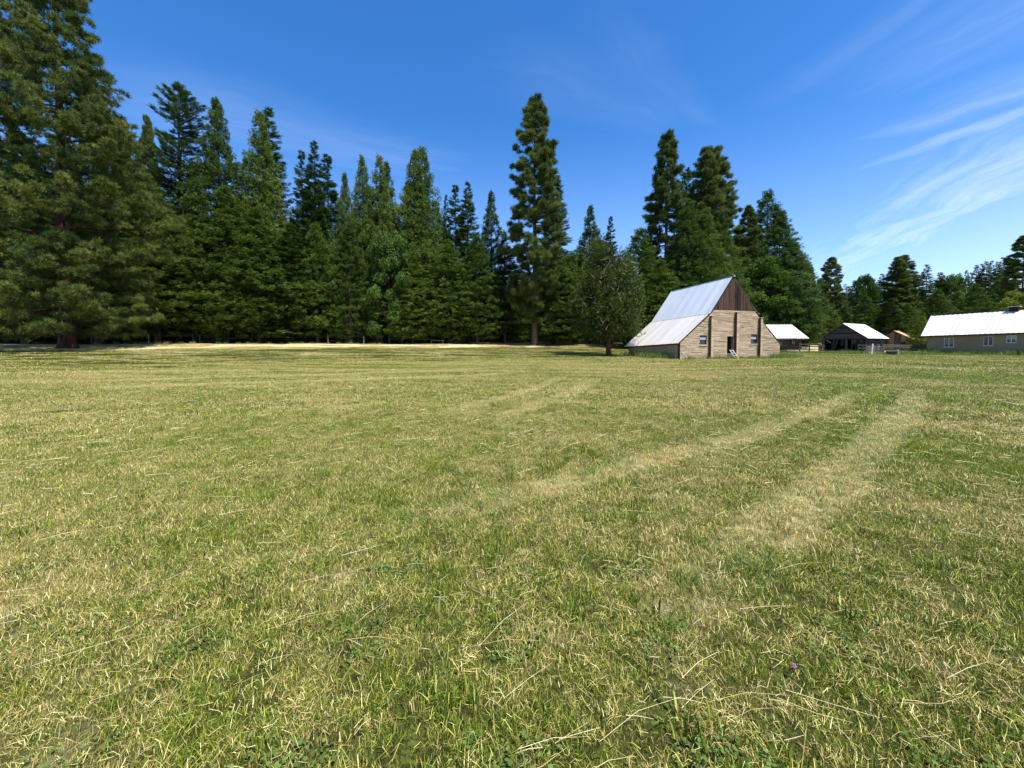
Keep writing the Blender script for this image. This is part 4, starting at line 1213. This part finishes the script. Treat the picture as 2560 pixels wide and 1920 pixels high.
def trunk_mesh(name, H, r0, limbs, seed, flare=1.4, n=10, maxlimb=90, lean=0.0):
    rs = random.Random(seed)
    mb = MB()
    zs = [-.3, 0, .25, .7, 1.6, 4, 8, 13, 18, 23, 27, 29.5]
    zs = [z * H / 30 if z > 1.6 else z for z in zs]
    rad = [r0 * flare * 1.1, r0 * flare, r0 * (1 + (flare - 1) * .5), r0 * 1.1, r0] + [r0 * max(.03, 1 - (z / H) ** 1.1) for z in zs[5:]]
    pts = [(math.sin(z * .2 + seed) * .04 * z / 10, math.cos(z * .17 + seed) * .04 * z / 10, z) for z in zs]
    mb.tube(pts, rad, n)
    rs.shuffle(limbs)
    for (a, hb, L, e0, cv, r_) in limbs[:maxlimb]:
        te = math.tan(e0); q = []
        for s in (0, .35, .7, 1.0):
            q.append((math.cos(a) * L * s, math.sin(a) * L * s, hb + L * (te * s * (1 - .4 * s) + cv * (s * s - .6 * s))))
        mb.tube(q, [r_ * 1.4, r_, r_ * .7, r_ * .25], 4, rs.random())
    return mb.mesh(name)


PROTO = {}
def proto(key, kind, H, R, base, seed, dens, mat, r0=.38, flare=1.35, bark='bark', nl=90):
    me, limbs = crown_mesh('crown', kind, H, R, base, seed, dens, mat)
    tm = trunk_mesh('trunk', H, r0, limbs, seed, flare, maxlimb=nl)
    tm.materials.append(M[bark])
    PROTO[key] = (me, tm, H, R)


proto(('fir', 0), 'fir', 30, 4.4, 1.5, 11, 1.6, M['fir'])
proto(('fir', 1), 'fir', 30, 4.2, 2.2, 12, 1.6, M['fir'])
proto(('cedar', 0), 'cedar', 30, 4.4, 1.3, 21, 1.3, M['cedar'])
proto(('cedar', 1), 'cedar', 30, 4.6, 1.6, 22, 1.3, M['cedar'])
proto(('cedar', 2), 'cedar', 30, 4.4, 1.1, 23, 1.3, M['cedar'])
proto(('pine', 0), 'pine', 30, 4.0, 3.0, 31, .95, M['pine'])
proto(('pine', 1), 'pine', 30, 3.8, 3.0, 32, .95, M['pine'])
proto(('douglas', 0), 'douglas', 30, 4.6, 9.0, 41, 2.6, M['fir'], nl=160)
proto(('douglas', 1), 'douglas', 30, 3.6, 6.0, 42, 2.2, M['fir'])
proto(('big_pine', 0), 'big_pine', 38, 8.0, 1.7, 51, .68, M['pine'], r0=.62, flare=1.55, bark='bark_red', nl=45)


def broadleaf_mesh(seed, H=12, R=4.5):
    rs = np.random.RandomState(seed); P = []; D = []; S = []; T = []
    for k in range(75):
        a = rs.uniform(0, 6.28); zz_ = rs.uniform(.10, .97); rr = R * math.sqrt(max(.04, 1 - ((zz_ - .48) / .56) ** 2)) * rs.uniform(.35, .92)
        c = np.array([rr * math.cos(a), rr * math.sin(a), zz_ * H]); m_ = 62
        q = norm(rs.normal(size=(m_, 3))) * np.array([1.15, 1.15, .62]) * rs.uniform(.5, 1.0, (m_, 1)) ** .5
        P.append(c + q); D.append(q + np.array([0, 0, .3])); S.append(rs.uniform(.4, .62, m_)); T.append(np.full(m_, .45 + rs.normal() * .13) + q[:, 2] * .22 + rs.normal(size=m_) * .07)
    V, t = expand('leaf', np.concatenate(P), np.concatenate(D), np.concatenate(S), np.concatenate(T), rs, flat=1.0)
    me = np_mesh('crown', V, np.arange(len(V)).reshape(-1, 3), {'tint': np.clip(t, 0, 1)}); me.materials.append(M['broadleaf'])
    r2 = random.Random(seed); mb = MB()
    mb.tube([(0, 0, -.3), (0, 0, .4), (.1, 0, H * .35), (.0, .1, H * .8)], [.35, .26, .2, .05], 9)
    for k in range(9):
        a = k * .7 + r2.random(); h0 = H * (.18 + .05 * k)
        mb.tube([(0, 0, h0), (math.cos(a) * R * .35, math.sin(a) * R * .35, h0 + H * .10), (math.cos(a) * R * .75, math.sin(a) * R * .75, h0 + H * .17)], [.10, .07, .02], 5)
    tm = mb.mesh('trunk'); tm.materials.append(M['bark'])
    return me, tm, H, R


PROTO[('broadleaf', 0)] = broadleaf_mesh(61)
PROTO[('broadleaf', 1)] = broadleaf_mesh(62)

CAT = {'big_pine': 'pine tree', 'pine': 'pine tree', 'fir': 'fir tree', 'cedar': 'cedar tree', 'douglas': 'conifer', 'broadleaf': 'tree'}
NAME = {'big_pine': 'pine_tree', 'pine': 'pine_tree', 'fir': 'fir_tree', 'cedar': 'cedar_tree', 'douglas': 'conifer_tree', 'broadleaf': 'maple_tree'}


def plateau(x, y):
    t = min(1, max(0, ((y - .5 * x) - 33) / 37)); return 1.4 * t * t * (3 - 2 * t)


rt = random.Random(19)
for kind, pr, x, y, H, R, lab in TREES:
    cm, tm, pH, pR = PROTO[(kind, pr)]
    zg = gz(x, y)
    H = H - (zg - plateau(x, y))
    if x < 8 and kind in ('cedar', 'fir'): R *= 1.13
    grp = 'trees of the forest edge' if x < 45 else 'trees of the far row behind the farm'
    nk = 'fir' if kind == 'cedar' and 'fir' in lab.split()[:3] else kind
    e = empty(NAME[nk], (x, y, zg - .05), rt.uniform(0, 6.28), lab, CAT[nk], grp)
    k = R / pR
    e.scale = (k, k, H / pH)
    for nm, me in (('trunk', tm), ('crown', cm)):
        o = bpy.data.objects.new(nm, me); COL.objects.link(o); o.parent = e
        if nm == 'trunk' and kind != 'big_pine':
            q = min(1.4, max(.5, (H / 30) / k)); o.scale = (q, q, 1)
        if nm == 'crown' and kind == 'cedar' and 'fir' in lab.split()[:3]:
            o.material_slots[0].link = 'OBJECT'; o.material_slots[0].material = M['fir']
        if nm == 'crown' and ('yellow green' in lab or 'lime' in lab):
            o.material_slots[0].link = 'OBJECT'; o.material_slots[0].material = M['lime']

# ------------------------------------------------------------------ lone tree left of the barn
LX, LY = 10.75, 42.8
lt_scale = (.90, .95, 1)
lt = empty('lone_tree', (LX, LY, gz(LX, LY)), 0, 'lone shaggy round crowned juniper in the field left of the barn', 'tree')
rs = np.random.RandomState(77)
P = []; D = []; S = []; T = []
blobs = [((-1.4, 0, 8.9), (2.1, 2.3, 4.2), 1.0), ((-.3, .3, 6.6), (3.6, 3.7, 4.2), 2.2), ((1.7, .2, 7.4), (2.2, 2.4, 3.6), 1.0), ((-2.3, -.3, 5.0), (2.6, 2.9, 3.0), 1.0), ((1.9, -.2, 4.9), (2.2, 2.8, 3.2), 1.0), ((.2, -.8, 4.3), (3.6, 2.8, 2.5), 1.0), ((-.9, .2, 11.0), (1.1, 1.2, 2.2), .35), ((1.9, 0, 10.0), (1.1, 1.1, 1.6), .3)]
for c, r_, w_ in blobs:
    for k in range(int(56 * w_)):
        q = norm(rs.normal(size=3)) * rs.uniform(.55, 1.0) ** .5
        cc = np.array(c) + q * np.array(r_) * .92
        if cc[2] < 1.9: cc[2] = 1.9 + rs.rand() * .5
        m_ = 46
        o_ = rs.normal(size=(m_, 3)) * np.array([.36, .36, .34])
        P.append(cc + o_); D.append(o_ + q * .5 + np.array([0, 0, .25]) + rs.normal(size=(m_, 3)) * .3); S.append(rs.uniform(.22, .42, m_)); T.append(np.full(m_, .45 + rs.normal() * .14) + rs.normal(size=m_) * .1)
V, t = expand('cedar', np.concatenate(P), np.concatenate(D), np.concatenate(S), np.concatenate(T), rs, flat=.9)
me = np_mesh('crown', V, np.arange(len(V)).reshape(-1, 3), {'tint': np.clip(t, 0, 1)}); me.materials.append(M['lone'])
link('crown', me, lt)
mb = MB()
mb.tube([(.12, 0, -.3), (.10, 0, .05), (.03, 0, .35), (-.03, 0, 1.2), (-.1, 0, 2.2), (-.2, .1, 4.5), (-.6, 0, 8), (-1.1, 0, 11)], [.62, .44, .33, .28, .26, .2, .12, .04], 12)
r2 = random.Random(5)
for k in range(26):
    a = r2.uniform(0, 6.28); h0 = r2.uniform(1.9, 7.5); L = r2.uniform(1.8, 3.9) * (1 - .3 * (h0 > 6))
    mb.tube([(-.1, 0, h0), (math.cos(a) * L * .4 - .1, math.sin(a) * L * .4, h0 + .5), (math.cos(a) * L - .1, math.sin(a) * L, h0 + 1.3 + r2.uniform(-.4, .7))], [.09, .06, .015], 5, r2.random())
mb.build('trunk', M['bark_red'], lt)
mb = MB()
for k in range(120):
    a = r2.uniform(math.pi * .9, math.pi * 2.1); zz_ = r2.uniform(2.6, 10.5)
    rr = 4.1 * math.sqrt(max(.05, 1 - ((zz_ - 6) / 6) ** 2)) * r2.uniform(.8, 1.04)
    p = Vector((math.cos(a) * rr, math.sin(a) * rr * .9, zz_)); d = Vector((r2.uniform(-1, 1), r2.uniform(-.3, .3), r2.uniform(-.4, 1))).normalized() * r2.uniform(.3, .8)
    mid = p + d * .5 + Vector((r2.uniform(-.1, .1), 0, r2.uniform(-.1, .15)))
    mb.tube([p, mid, p + d], [.018, .014, .006], 4, r2.random())
mb.build('dead_twigs', M['twig'], lt, 'stuff')

lt.scale = lt_scale

# ------------------------------------------------------------------ geometry-node scattering for what nobody could count
def scatter(name, pts, rot, scl, pick, protos, mat_list=None):
    """one object whose points carry instances of the prototype meshes"""
    c = bpy.data.collections.new(name + '_prototypes')
    for i, me in enumerate(protos):
        o = bpy.data.objects.new('%s_%03d' % (name, i), me); c.objects.link(o)
    me = bpy.data.meshes.new(name)
    me.vertices.add(len(pts)); me.vertices.foreach_set('co', np.asarray(pts, np.float32).ravel())
    a = me.attributes.new('rot', 'FLOAT_VECTOR', 'POINT'); a.data.foreach_set('vector', np.asarray(rot, np.float32).ravel())
    a = me.attributes.new('scl', 'FLOAT_VECTOR', 'POINT'); a.data.foreach_set('vector', np.asarray(scl, np.float32).ravel())
    a = me.attributes.new('pick', 'INT', 'POINT'); a.data.foreach_set('value', np.asarray(pick, np.int32))
    ob = bpy.data.objects.new(name, me); COL.objects.link(ob)
    g = bpy.data.node_groups.new(name + '_scatter', 'GeometryNodeTree')
    g.interface.new_socket('Geometry', in_out='INPUT', socket_type='NodeSocketGeometry')
    g.interface.new_socket('Geometry', in_out='OUTPUT', socket_type='NodeSocketGeometry')
    nn = g.nodes; ll = g.links
    gi = nn.new('NodeGroupInput'); go_ = nn.new('NodeGroupOutput')
    ci = nn.new('GeometryNodeCollectionInfo'); ci.inputs['Collection'].default_value = c
    ci.inputs['Separate Children'].default_value = True; ci.inputs['Reset Children'].default_value = True
    ip = nn.new('GeometryNodeInstanceOnPoints'); ip.inputs['Pick Instance'].default_value = True
    mp = nn.new('GeometryNodeMeshToPoints')
    def attr(nm, ty):
        q = nn.new('GeometryNodeInputNamedAttribute'); q.data_type = ty; q.inputs['Name'].default_value = nm
        return next(o for o in q.outputs if o.enabled and o.name == 'Attribute')
    er = nn.new('FunctionNodeEulerToRotation')
    ll.new(attr('rot', 'FLOAT_VECTOR'), er.inputs[0])
    ll.new(gi.outputs[0], mp.inputs['Mesh']); ll.new(mp.outputs[0], ip.inputs['Points'])
    ll.new(ci.outputs[0], ip.inputs['Instance'])
    ll.new(attr('pick', 'INT'), ip.inputs['Instance Index'])
    ll.new(er.outputs[0], ip.inputs['Rotation'])
    ll.new(attr('scl', 'FLOAT_VECTOR'), ip.inputs['Scale'])
    ll.new(ip.outputs[0], go_.inputs[0])
    md = ob.modifiers.new('scatter', 'NODES'); md.node_group = g
    ob['kind'] = 'stuff'
    return ob


# dark forest behind the front rows
rs = np.random.RandomState(5)
pts = []; scl = []
for i in range(900):
    x = rs.uniform(-120, 40); u_ = rs.uniform(79, 118); y = u_ + .5 * x
    if y < 30 or y > 130: continue
    pts.append((x, y)); 
for i in range(420):
    x = rs.uniform(38, 240); y = rs.uniform(118, 150)
    pts.append((x, y))
keep = []
for p in pts:
    if all((p[0] - q[0]) ** 2 + (p[1] - q[1]) ** 2 > 16 for q in keep): keep.append(p)
pts = np.array([(x, y, gz(x, y)) for x, y in keep])
N = len(pts)
hh = np.where(pts[:, 0] < 40, rs.uniform(.44, .62, N), rs.uniform(.56, .70, N))
hh = np.where(pts[:, 0] < -8, rs.uniform(.72, .98, N), hh)
# inner rows stay below the skyline of the front rows
scl = np.stack([rs.uniform(1.0, 1.35, N), rs.uniform(1.0, 1.35, N), hh], 1)
low_fir, _ = crown_mesh('interior_fir', 'fir', 30, 4.6, .3, 71, .5, M['fir'])
low_ced, _ = crown_mesh('interior_cedar', 'cedar', 30, 4.6, .3, 72, .5, M['cedar'])
f_ = scatter('forest_interior', pts, np.stack([np.zeros(N), np.zeros(N), rs.uniform(0, 6.28, N)], 1), scl, rs.randint(0, 2, N), [low_fir, low_ced])
tag(f_, 'dark mass of conifers deep behind the front rows of the forest')

# ------------------------------------------------------------------ grass
def blades(n, size, hmin, hmax, wmin, wmax, rs, lean=1.0, lying=0.1, straw_len=(.1, .25), clump=0.0):
    """patch of tapering bent blades, 3 triangles each, plus flat lying straws"""
    px_ = rs.uniform(-size / 2, size / 2, n); py_ = rs.uniform(-size / 2, size / 2, n)
    if clump:
        nc = max(3, int(size * size * clump)); cx = rs.uniform(-size / 2, size / 2, nc); cy = rs.uniform(-size / 2, size / 2, nc)
        w = rs.rand(n) < .55; ci = rs.randint(0, nc, n); sg = .035 if size < 1 else .07 * size
        px_ = np.where(w, cx[ci] + rs.normal(size=n) * sg, px_); py_ = np.where(w, cy[ci] + rs.normal(size=n) * sg, py_)
    a = rs.uniform(0, 2 * np.pi, n); h = rs.uniform(hmin, hmax, n) * np.where(rs.rand(n) < .08, 1.5, 1.0); w_ = rs.uniform(wmin, wmax, n)
    ln = np.abs(rs.normal(size=n)) * .55 * lean
    lie = rs.rand(n) < lying
    h = np.where(lie, rs.uniform(*straw_len, n), h); 
    d = np.stack([np.cos(a), np.sin(a), np.zeros(n)], 1); s = np.stack([-np.sin(a), np.cos(a), np.zeros(n)], 1)
    f = rs.uniform(0, 2 * np.pi, n); s = np.where(lie[:, None], s, np.stack([np.cos(f), np.sin(f), np.zeros(n)], 1))
    b0 = np.stack([px_, py_, np.where(lie, rs.uniform(.004, .04, n), -.004)], 1)
    z1 = np.where(lie, rs.uniform(-.02, .03, n), h * .58 * np.cos(np.minimum(ln, 1.4))); x1 = np.where(lie, h * .5, h * .58 * np.sin(np.minimum(ln, 1.4)))
    l2 = np.minimum(ln * 1.45 + .08, 1.65)
    z2 = np.where(lie, rs.uniform(-.03, .03, n), z1 + h * .42 * np.cos(l2)); x2 = np.where(lie, h, x1 + h * .42 * np.sin(l2))
    up = np.array([0, 0, 1.0])
    m1 = b0 + d * x1[:, None] + up * z1[:, None]; m2 = b0 + d * x2[:, None] + up * z2[:, None]
    m1[:, 2] = np.maximum(m1[:, 2], .003); m2[:, 2] = np.maximum(m2[:, 2], .003)
    hw = (w_ / 2)[:, None] * s
    V = np.stack([b0 - hw, b0 + hw, m1 + hw * .8, m1 - hw * .8, m2], 1).reshape(-1, 3)
    base = np.arange(n)[:, None] * 5
    F = np.concatenate([base + np.array([[0, 1, 2]]), base + np.array([[0, 2, 3]]), base + np.array([[3, 2, 4]])])
    tint = np.clip(rs.beta(1.3, 1.5, n), 0, 1); pick = rs.uniform(.22, .80, n); pick = np.where(lie, pick * .55, pick)
    al_ = np.tile(np.array([0, 0, .55, .55, 1.0]), n)
    return V, F, {'tint': np.repeat(tint, 5), 'pick': np.repeat(pick, 5), 'along': al_}


def blade_protos(cnt, seed, *a, **k):
    out = []
    for i in range(cnt):
        V, F, at_ = blades(*a, np.random.RandomState(seed + i), **k)
        me = np_mesh('grass_patch', V, F, at_); me.materials.append(M['grass']); out.append(me)
    return out


def ring_points(r0, r1, step, rs, ang=68, back=True):
    xs = np.arange(-r1, r1, step)
    X_, Y_ = np.meshgrid(xs, xs); X_ = X_.ravel() + rs.uniform(-.28, .28, X_.size) * step; Y_ = Y_.ravel() + rs.uniform(-.28, .28, Y_.size) * step
    r = np.hypot(X_, Y_); th = np.degrees(np.arctan2(np.abs(X_), Y_))
    ok = (r >= r0) & (r < r1) & ((th < ang) | (r < 6.5))
    return X_[ok], Y_[ok]


def grass_object(name, protos, r0, r1, step, seed, size, label, smin=.85, smax=1.25):
    rs = np.random.RandomState(seed)
    x, y = ring_points(r0, r1, step, rs)
    uq = y - .5 * x
    lim = (uq < 69.5) & ((uq < 57.5) | (x > 20) | (rs.rand(len(x)) < .3))
    # keep blades out of the buildings
    bx, by = x - 15.71, y - 35.93; u_ = bx * .949 + by * .3155; v_ = -bx * .3155 + by * .949
    lim &= ~((u_ > .3) & (u_ < 12.5) & (v_ > .3) & (v_ < 7.6))
    bx, by = x - 57.2, y - 53; u_ = bx * .483 - by * .876; v_ = bx * .876 + by * .483
    lim &= ~((u_ > .3) & (v_ > .4) & (v_ < 7.6))
    x, y = x[lim], y[lim]
    N = len(x)
    z = ground_z(x, y) 
    sl = rs.uniform(smin, smax, N)
    return tag(scatter(name, np.stack([x, y, z], 1), np.stack([np.zeros(N), np.zeros(N), rs.uniform(0, 6.28, N)], 1), np.stack([sl, sl, sl * rs.uniform(.75, 1.3, N)], 1), rs.randint(0, len(protos), N), protos), label)


near = blade_protos(6, 100, 4700, .62, .015, .043, .0014, .0031, lying=.06, straw_len=(.02, .07), clump=30, lean=1.0)
grass_object('grass', near, 0, 10.5, .385, 1, .62, 'short mown green and straw coloured grass blades nearest the camera')
mid = blade_protos(5, 200, 3600, 1.5, .030, .075, .0045, .0095, lying=.15, straw_len=(.10, .28), clump=9, lean=1.2)
grass_object('grass', mid, 9.8, 30, 1.1, 2, 1.5, 'mown grass of the middle of the field with straw left in rows')
farp = blade_protos(4, 300, 3000, 3.6, .035, .095, .013, .026, lying=.22, straw_len=(.25, .7), clump=2, lean=1.1)
grass_object('grass', farp, 29, 84, 2.8, 3, 3.6, 'distant mown grass reaching the farm buildings and the forest foot')

rs = np.random.RandomState(55)
def turf_tuft(seed, n, w0=.002, w1=.0045):
    r_ = np.random.RandomState(seed)
    V, F, at_ = blades(n, .01, .05, .11, w0, w1, r_, lean=.9, lying=0.0)
    V = V.reshape(n, 5, 3); V[:, :, :2] += (r_.normal(size=(n, 2)) * .045)[:, None, :]
    at_['pick'] = np.repeat(r_.uniform(.45, 1.3, n), 5); at_['tint'] = at_['tint'] * .75
    me = np_mesh('turf_tuft', V.reshape(-1, 3), F, at_); me.materials.append(M['grass']); return me
q = 1.3 + 13 * rs.rand(900) ** .9; th = np.radians(rs.uniform(-62, 62, 900)); tx, ty = q * np.sin(th), q * np.cos(th)
sl = rs.uniform(.6, 1.25, 900)
tag(scatter('grass', np.stack([tx, ty, ground_z(tx, ty)], 1), np.stack([tx * 0, tx * 0, rs.uniform(0, 6.28, 900)], 1), np.repeat(sl[:, None], 3, 1), rs.randint(0, 4, 900), [turf_tuft(500 + i, 90) for i in range(3)] + [turf_tuft(509, 26, .006, .013)]), 'taller green grass tufts the mower left standing in the near field')

# loose hay stalks lying on the sward
rs = np.random.RandomState(9)
def stalks(n, rfun, lmin, lmax, w0, w1, adir, aspread, lift):
    r = rfun(n); th = np.radians(rs.uniform(-60, 60, n)); x = r * np.sin(th); y = r * np.cos(th)
    L = rs.uniform(lmin, lmax, n); a = np.radians(adir + rs.normal(size=n) * aspread)
    el = rs.normal(size=n) * .10; w_ = rs.uniform(w0, w1, n)
    d = np.stack([np.cos(a), np.sin(a), el], 1); s = np.stack([-np.sin(a), np.cos(a), np.zeros(n)], 1)
    b_ = np.stack([x, y, ground_z(x, y) + rs.uniform(lift * .4, lift, n)], 1)
    bend = rs.normal(size=n) * .035 * L
    m_ = b_ + d * (L * .5)[:, None] + s * bend[:, None] + np.outer(L, [0, 0, .02]); e = b_ + d * L[:, None]
    up = np.array([0, 0, 1.0]); hw = (w_ / 2)[:, None] * s; hz = (w_ / 2)[:, None] * up
    V = np.stack([b_ - hw, b_ + hw, b_ + hz * 1.6, m_ - hw, m_ + hw, m_ + hz * 1.6, e - hw * .4, e + hw * .4, e + hz], 1).reshape(-1, 3)
    k = np.arange(n)[:, None] * 9; F = []
    for o in (0, 3):
        for p, q in ((0, 2), (2, 1)):
            F.append(k + np.array([[o + p, o + q, o + q + 3]])); F.append(k + np.array([[o + p, o + q + 3, o + p + 3]]))
    return V, np.concatenate(F), np.repeat(rs.rand(n), 9)
parts = [stalks(1500, lambda n: 1.2 + 11 * rs.rand(n) ** 1.15, .03, .12, .0010, .0020, 25, 80, .05),
         stalks(170, lambda n: 1.3 + 9 * rs.rand(n) ** 1.1, .14, .42, .0012, .0024, 24, 25, .06),
         stalks(5000, lambda n: 5 + 26 * rs.rand(n) ** .8, .06, .24, .0025, .005, 15, 60, .05)]
off = 0; VV = []; FF = []; TT = []
for V, F, t in parts: VV.append(V); FF.append(F + off); TT.append(t); off += len(V)
me = np_mesh('hay_stalks', np.concatenate(VV), np.concatenate(FF), {'tint': np.concatenate(TT)}); me.materials.append(M['hay'])
h_ = link('hay_stalks', me); tag(h_, 'loose dry hay stalks lying scattered over the mown grass', kind='stuff')

# clover and small broad leaved weeds
n = 1500
r = 1.3 + 9 * rs.rand(n) ** 1.2; th = np.radians(rs.uniform(-60, 60, n)); cx = r * np.sin(th); cy = r * np.cos(th)
cxx = np.round(cx * 1.2) / 1.2 * .6 + cx * .4; cyy = np.round(cy * 1.5) / 1.5 * .6 + cy * .4
m_ = 7
x = np.repeat(cxx, m_) + rs.normal(size=n * m_) * .03; y = np.repeat(cyy, m_) + rs.normal(size=n * m_) * .03
N = n * m_
c = np.stack([x, y, ground_z(x, y) + rs.uniform(.01, .045, N)], 1)
nrm_ = norm(np.array([0, 0, 1.0]) + rs.normal(size=(N, 3)) * .35); a_ = norm(np.cross(nrm_, rs.normal(size=(N, 3)))); b2 = np.cross(nrm_, a_); sz = rs.uniform(.005, .012, N)[:, None]
V = np.stack([c - a_ * sz, c + b2 * sz * .75 - a_ * sz * .2, c + b2 * sz * .5 + a_ * sz * .8, c + a_ * sz, c - b2 * sz * .5 + a_ * sz * .8, c - b2 * sz * .75 - a_ * sz * .2], 1).reshape(-1, 3)
k = np.arange(N)[:, None] * 6
F = np.concatenate([k + np.array([[0, i, i + 1]]) for i in (1, 2, 3, 4)])
me = np_mesh('clover', V, F, {'tint': np.repeat(rs.uniform(0, .75, N), 6)}); me.materials.append(M['weed'])
c_ = link('clover', me); tag(c_, 'small clover leaves growing between the mown grass blades', kind='stuff')

# one pink clover head
fl = MB(); r2 = random.Random(2)
for i in range(40):
    a = r2.uniform(0, 6.28); e_ = r2.uniform(-.3, 1.4); d = Vector((math.cos(a) * math.cos(e_), math.sin(a) * math.cos(e_), math.sin(e_)))
    fl.bar(d * .003, d * .011, .003, .002, tint=r2.random())
M['pink'] = surf_mat('pink_petals', (0.45, 0.12, 0.38), (0.62, 0.25, 0.55), 0.6, (30, 30, 30), bump=0)
ff = empty('clover_flower', (1.33, 1.76, gz(1.33, 1.76)), 0, 'tiny pink clover flower in the foreground grass at the lower right', 'flower')
o = fl.build('flower_head', M['pink'], ff); o.location = (0, 0, .07)
MB().tube([(0, 0, 0), (0, 0, .068)], [.0014, .0012], 5).build('stem', M['weed'], ff)

# ------------------------------------------------------------------ tall weeds along walls, fences and the forest foot
def tuft(seed, n, h0, h1, w0, w1, spread):
    rs = np.random.RandomState(seed)
    V, F, at_ = blades(n, .01, h0, h1, w0, w1, rs, lean=.55, lying=0.0)
    k = rs.normal(size=(n, 2)) * spread; V = V.reshape(n, 5, 3); V[:, :, :2] += k[:, None, :]; V = V.reshape(-1, 3)
    me = np_mesh('weed_tuft', V, F, {'tint': at_['tint']}); me.materials.append(M['weed']); return me
tufts = [tuft(400 + i, 70, .18, .55, .012, .03, .22) for i in range(4)]
rs = np.random.RandomState(14)
pts = []
def along(p0, p1, n_, w, s0=.6, s1=1.2):
    for i in range(n_):
        t = rs.rand(); q = rs.normal() * w
        d = np.array(p1) - np.array(p0); L = np.hypot(*d); nn_ = np.array([-d[1], d[0]]) / L
        p = np.array(p0) + d * t + nn_ * q
        pts.append((p[0], p[1], rs.uniform(s0, s1)))
def bp_(u_, v_):
    q = bw2(u_, v_, 0); return (q.x, q.y)
along(bp_(-.25, .2), bp_(-.25, 7.9), 60, .22, .9, 1.7)
along(bp_(0, -.35), bp_(12.8, -.35), 80, .2, .45, .95)
along(bp_(11, -.5), bp_(15, -.2), 30, .5, .8, 1.4)
Lc = lambda t: (57.2 + .483 * t - .6 * .876, 53 - .876 * t - .6 * .483)
along(Lc(0), Lc(18), 130, .35, .9, 1.7)
along((44, 54.8), (62, 51.5), 200, .9, .6, 1.2)
along((36, 56.5), (50, 56.0), 130, .8, .5, 1.0)
along((46, 47.8), (60, 48.5), 60, .8, .6, 1.1)
along((-47, 43.4), (6, 70.6), 120, .5, .4, .9)
along((6, 70.6), (20, 77), 60, .8, .5, 1.0)
pts = np.array(pts); N = len(pts)
o = scatter('tall_weeds', np.stack([pts[:, 0], pts[:, 1], ground_z(pts[:, 0], pts[:, 1]) - .02], 1), np.stack([np.zeros(N), np.zeros(N), rs.uniform(0, 6.28, N)], 1), np.repeat(pts[:, 2:3], 3, 1), rs.randint(0, 4, N), tufts)
tag(o, 'uncut tall weeds along the building walls, yard fences and forest foot')
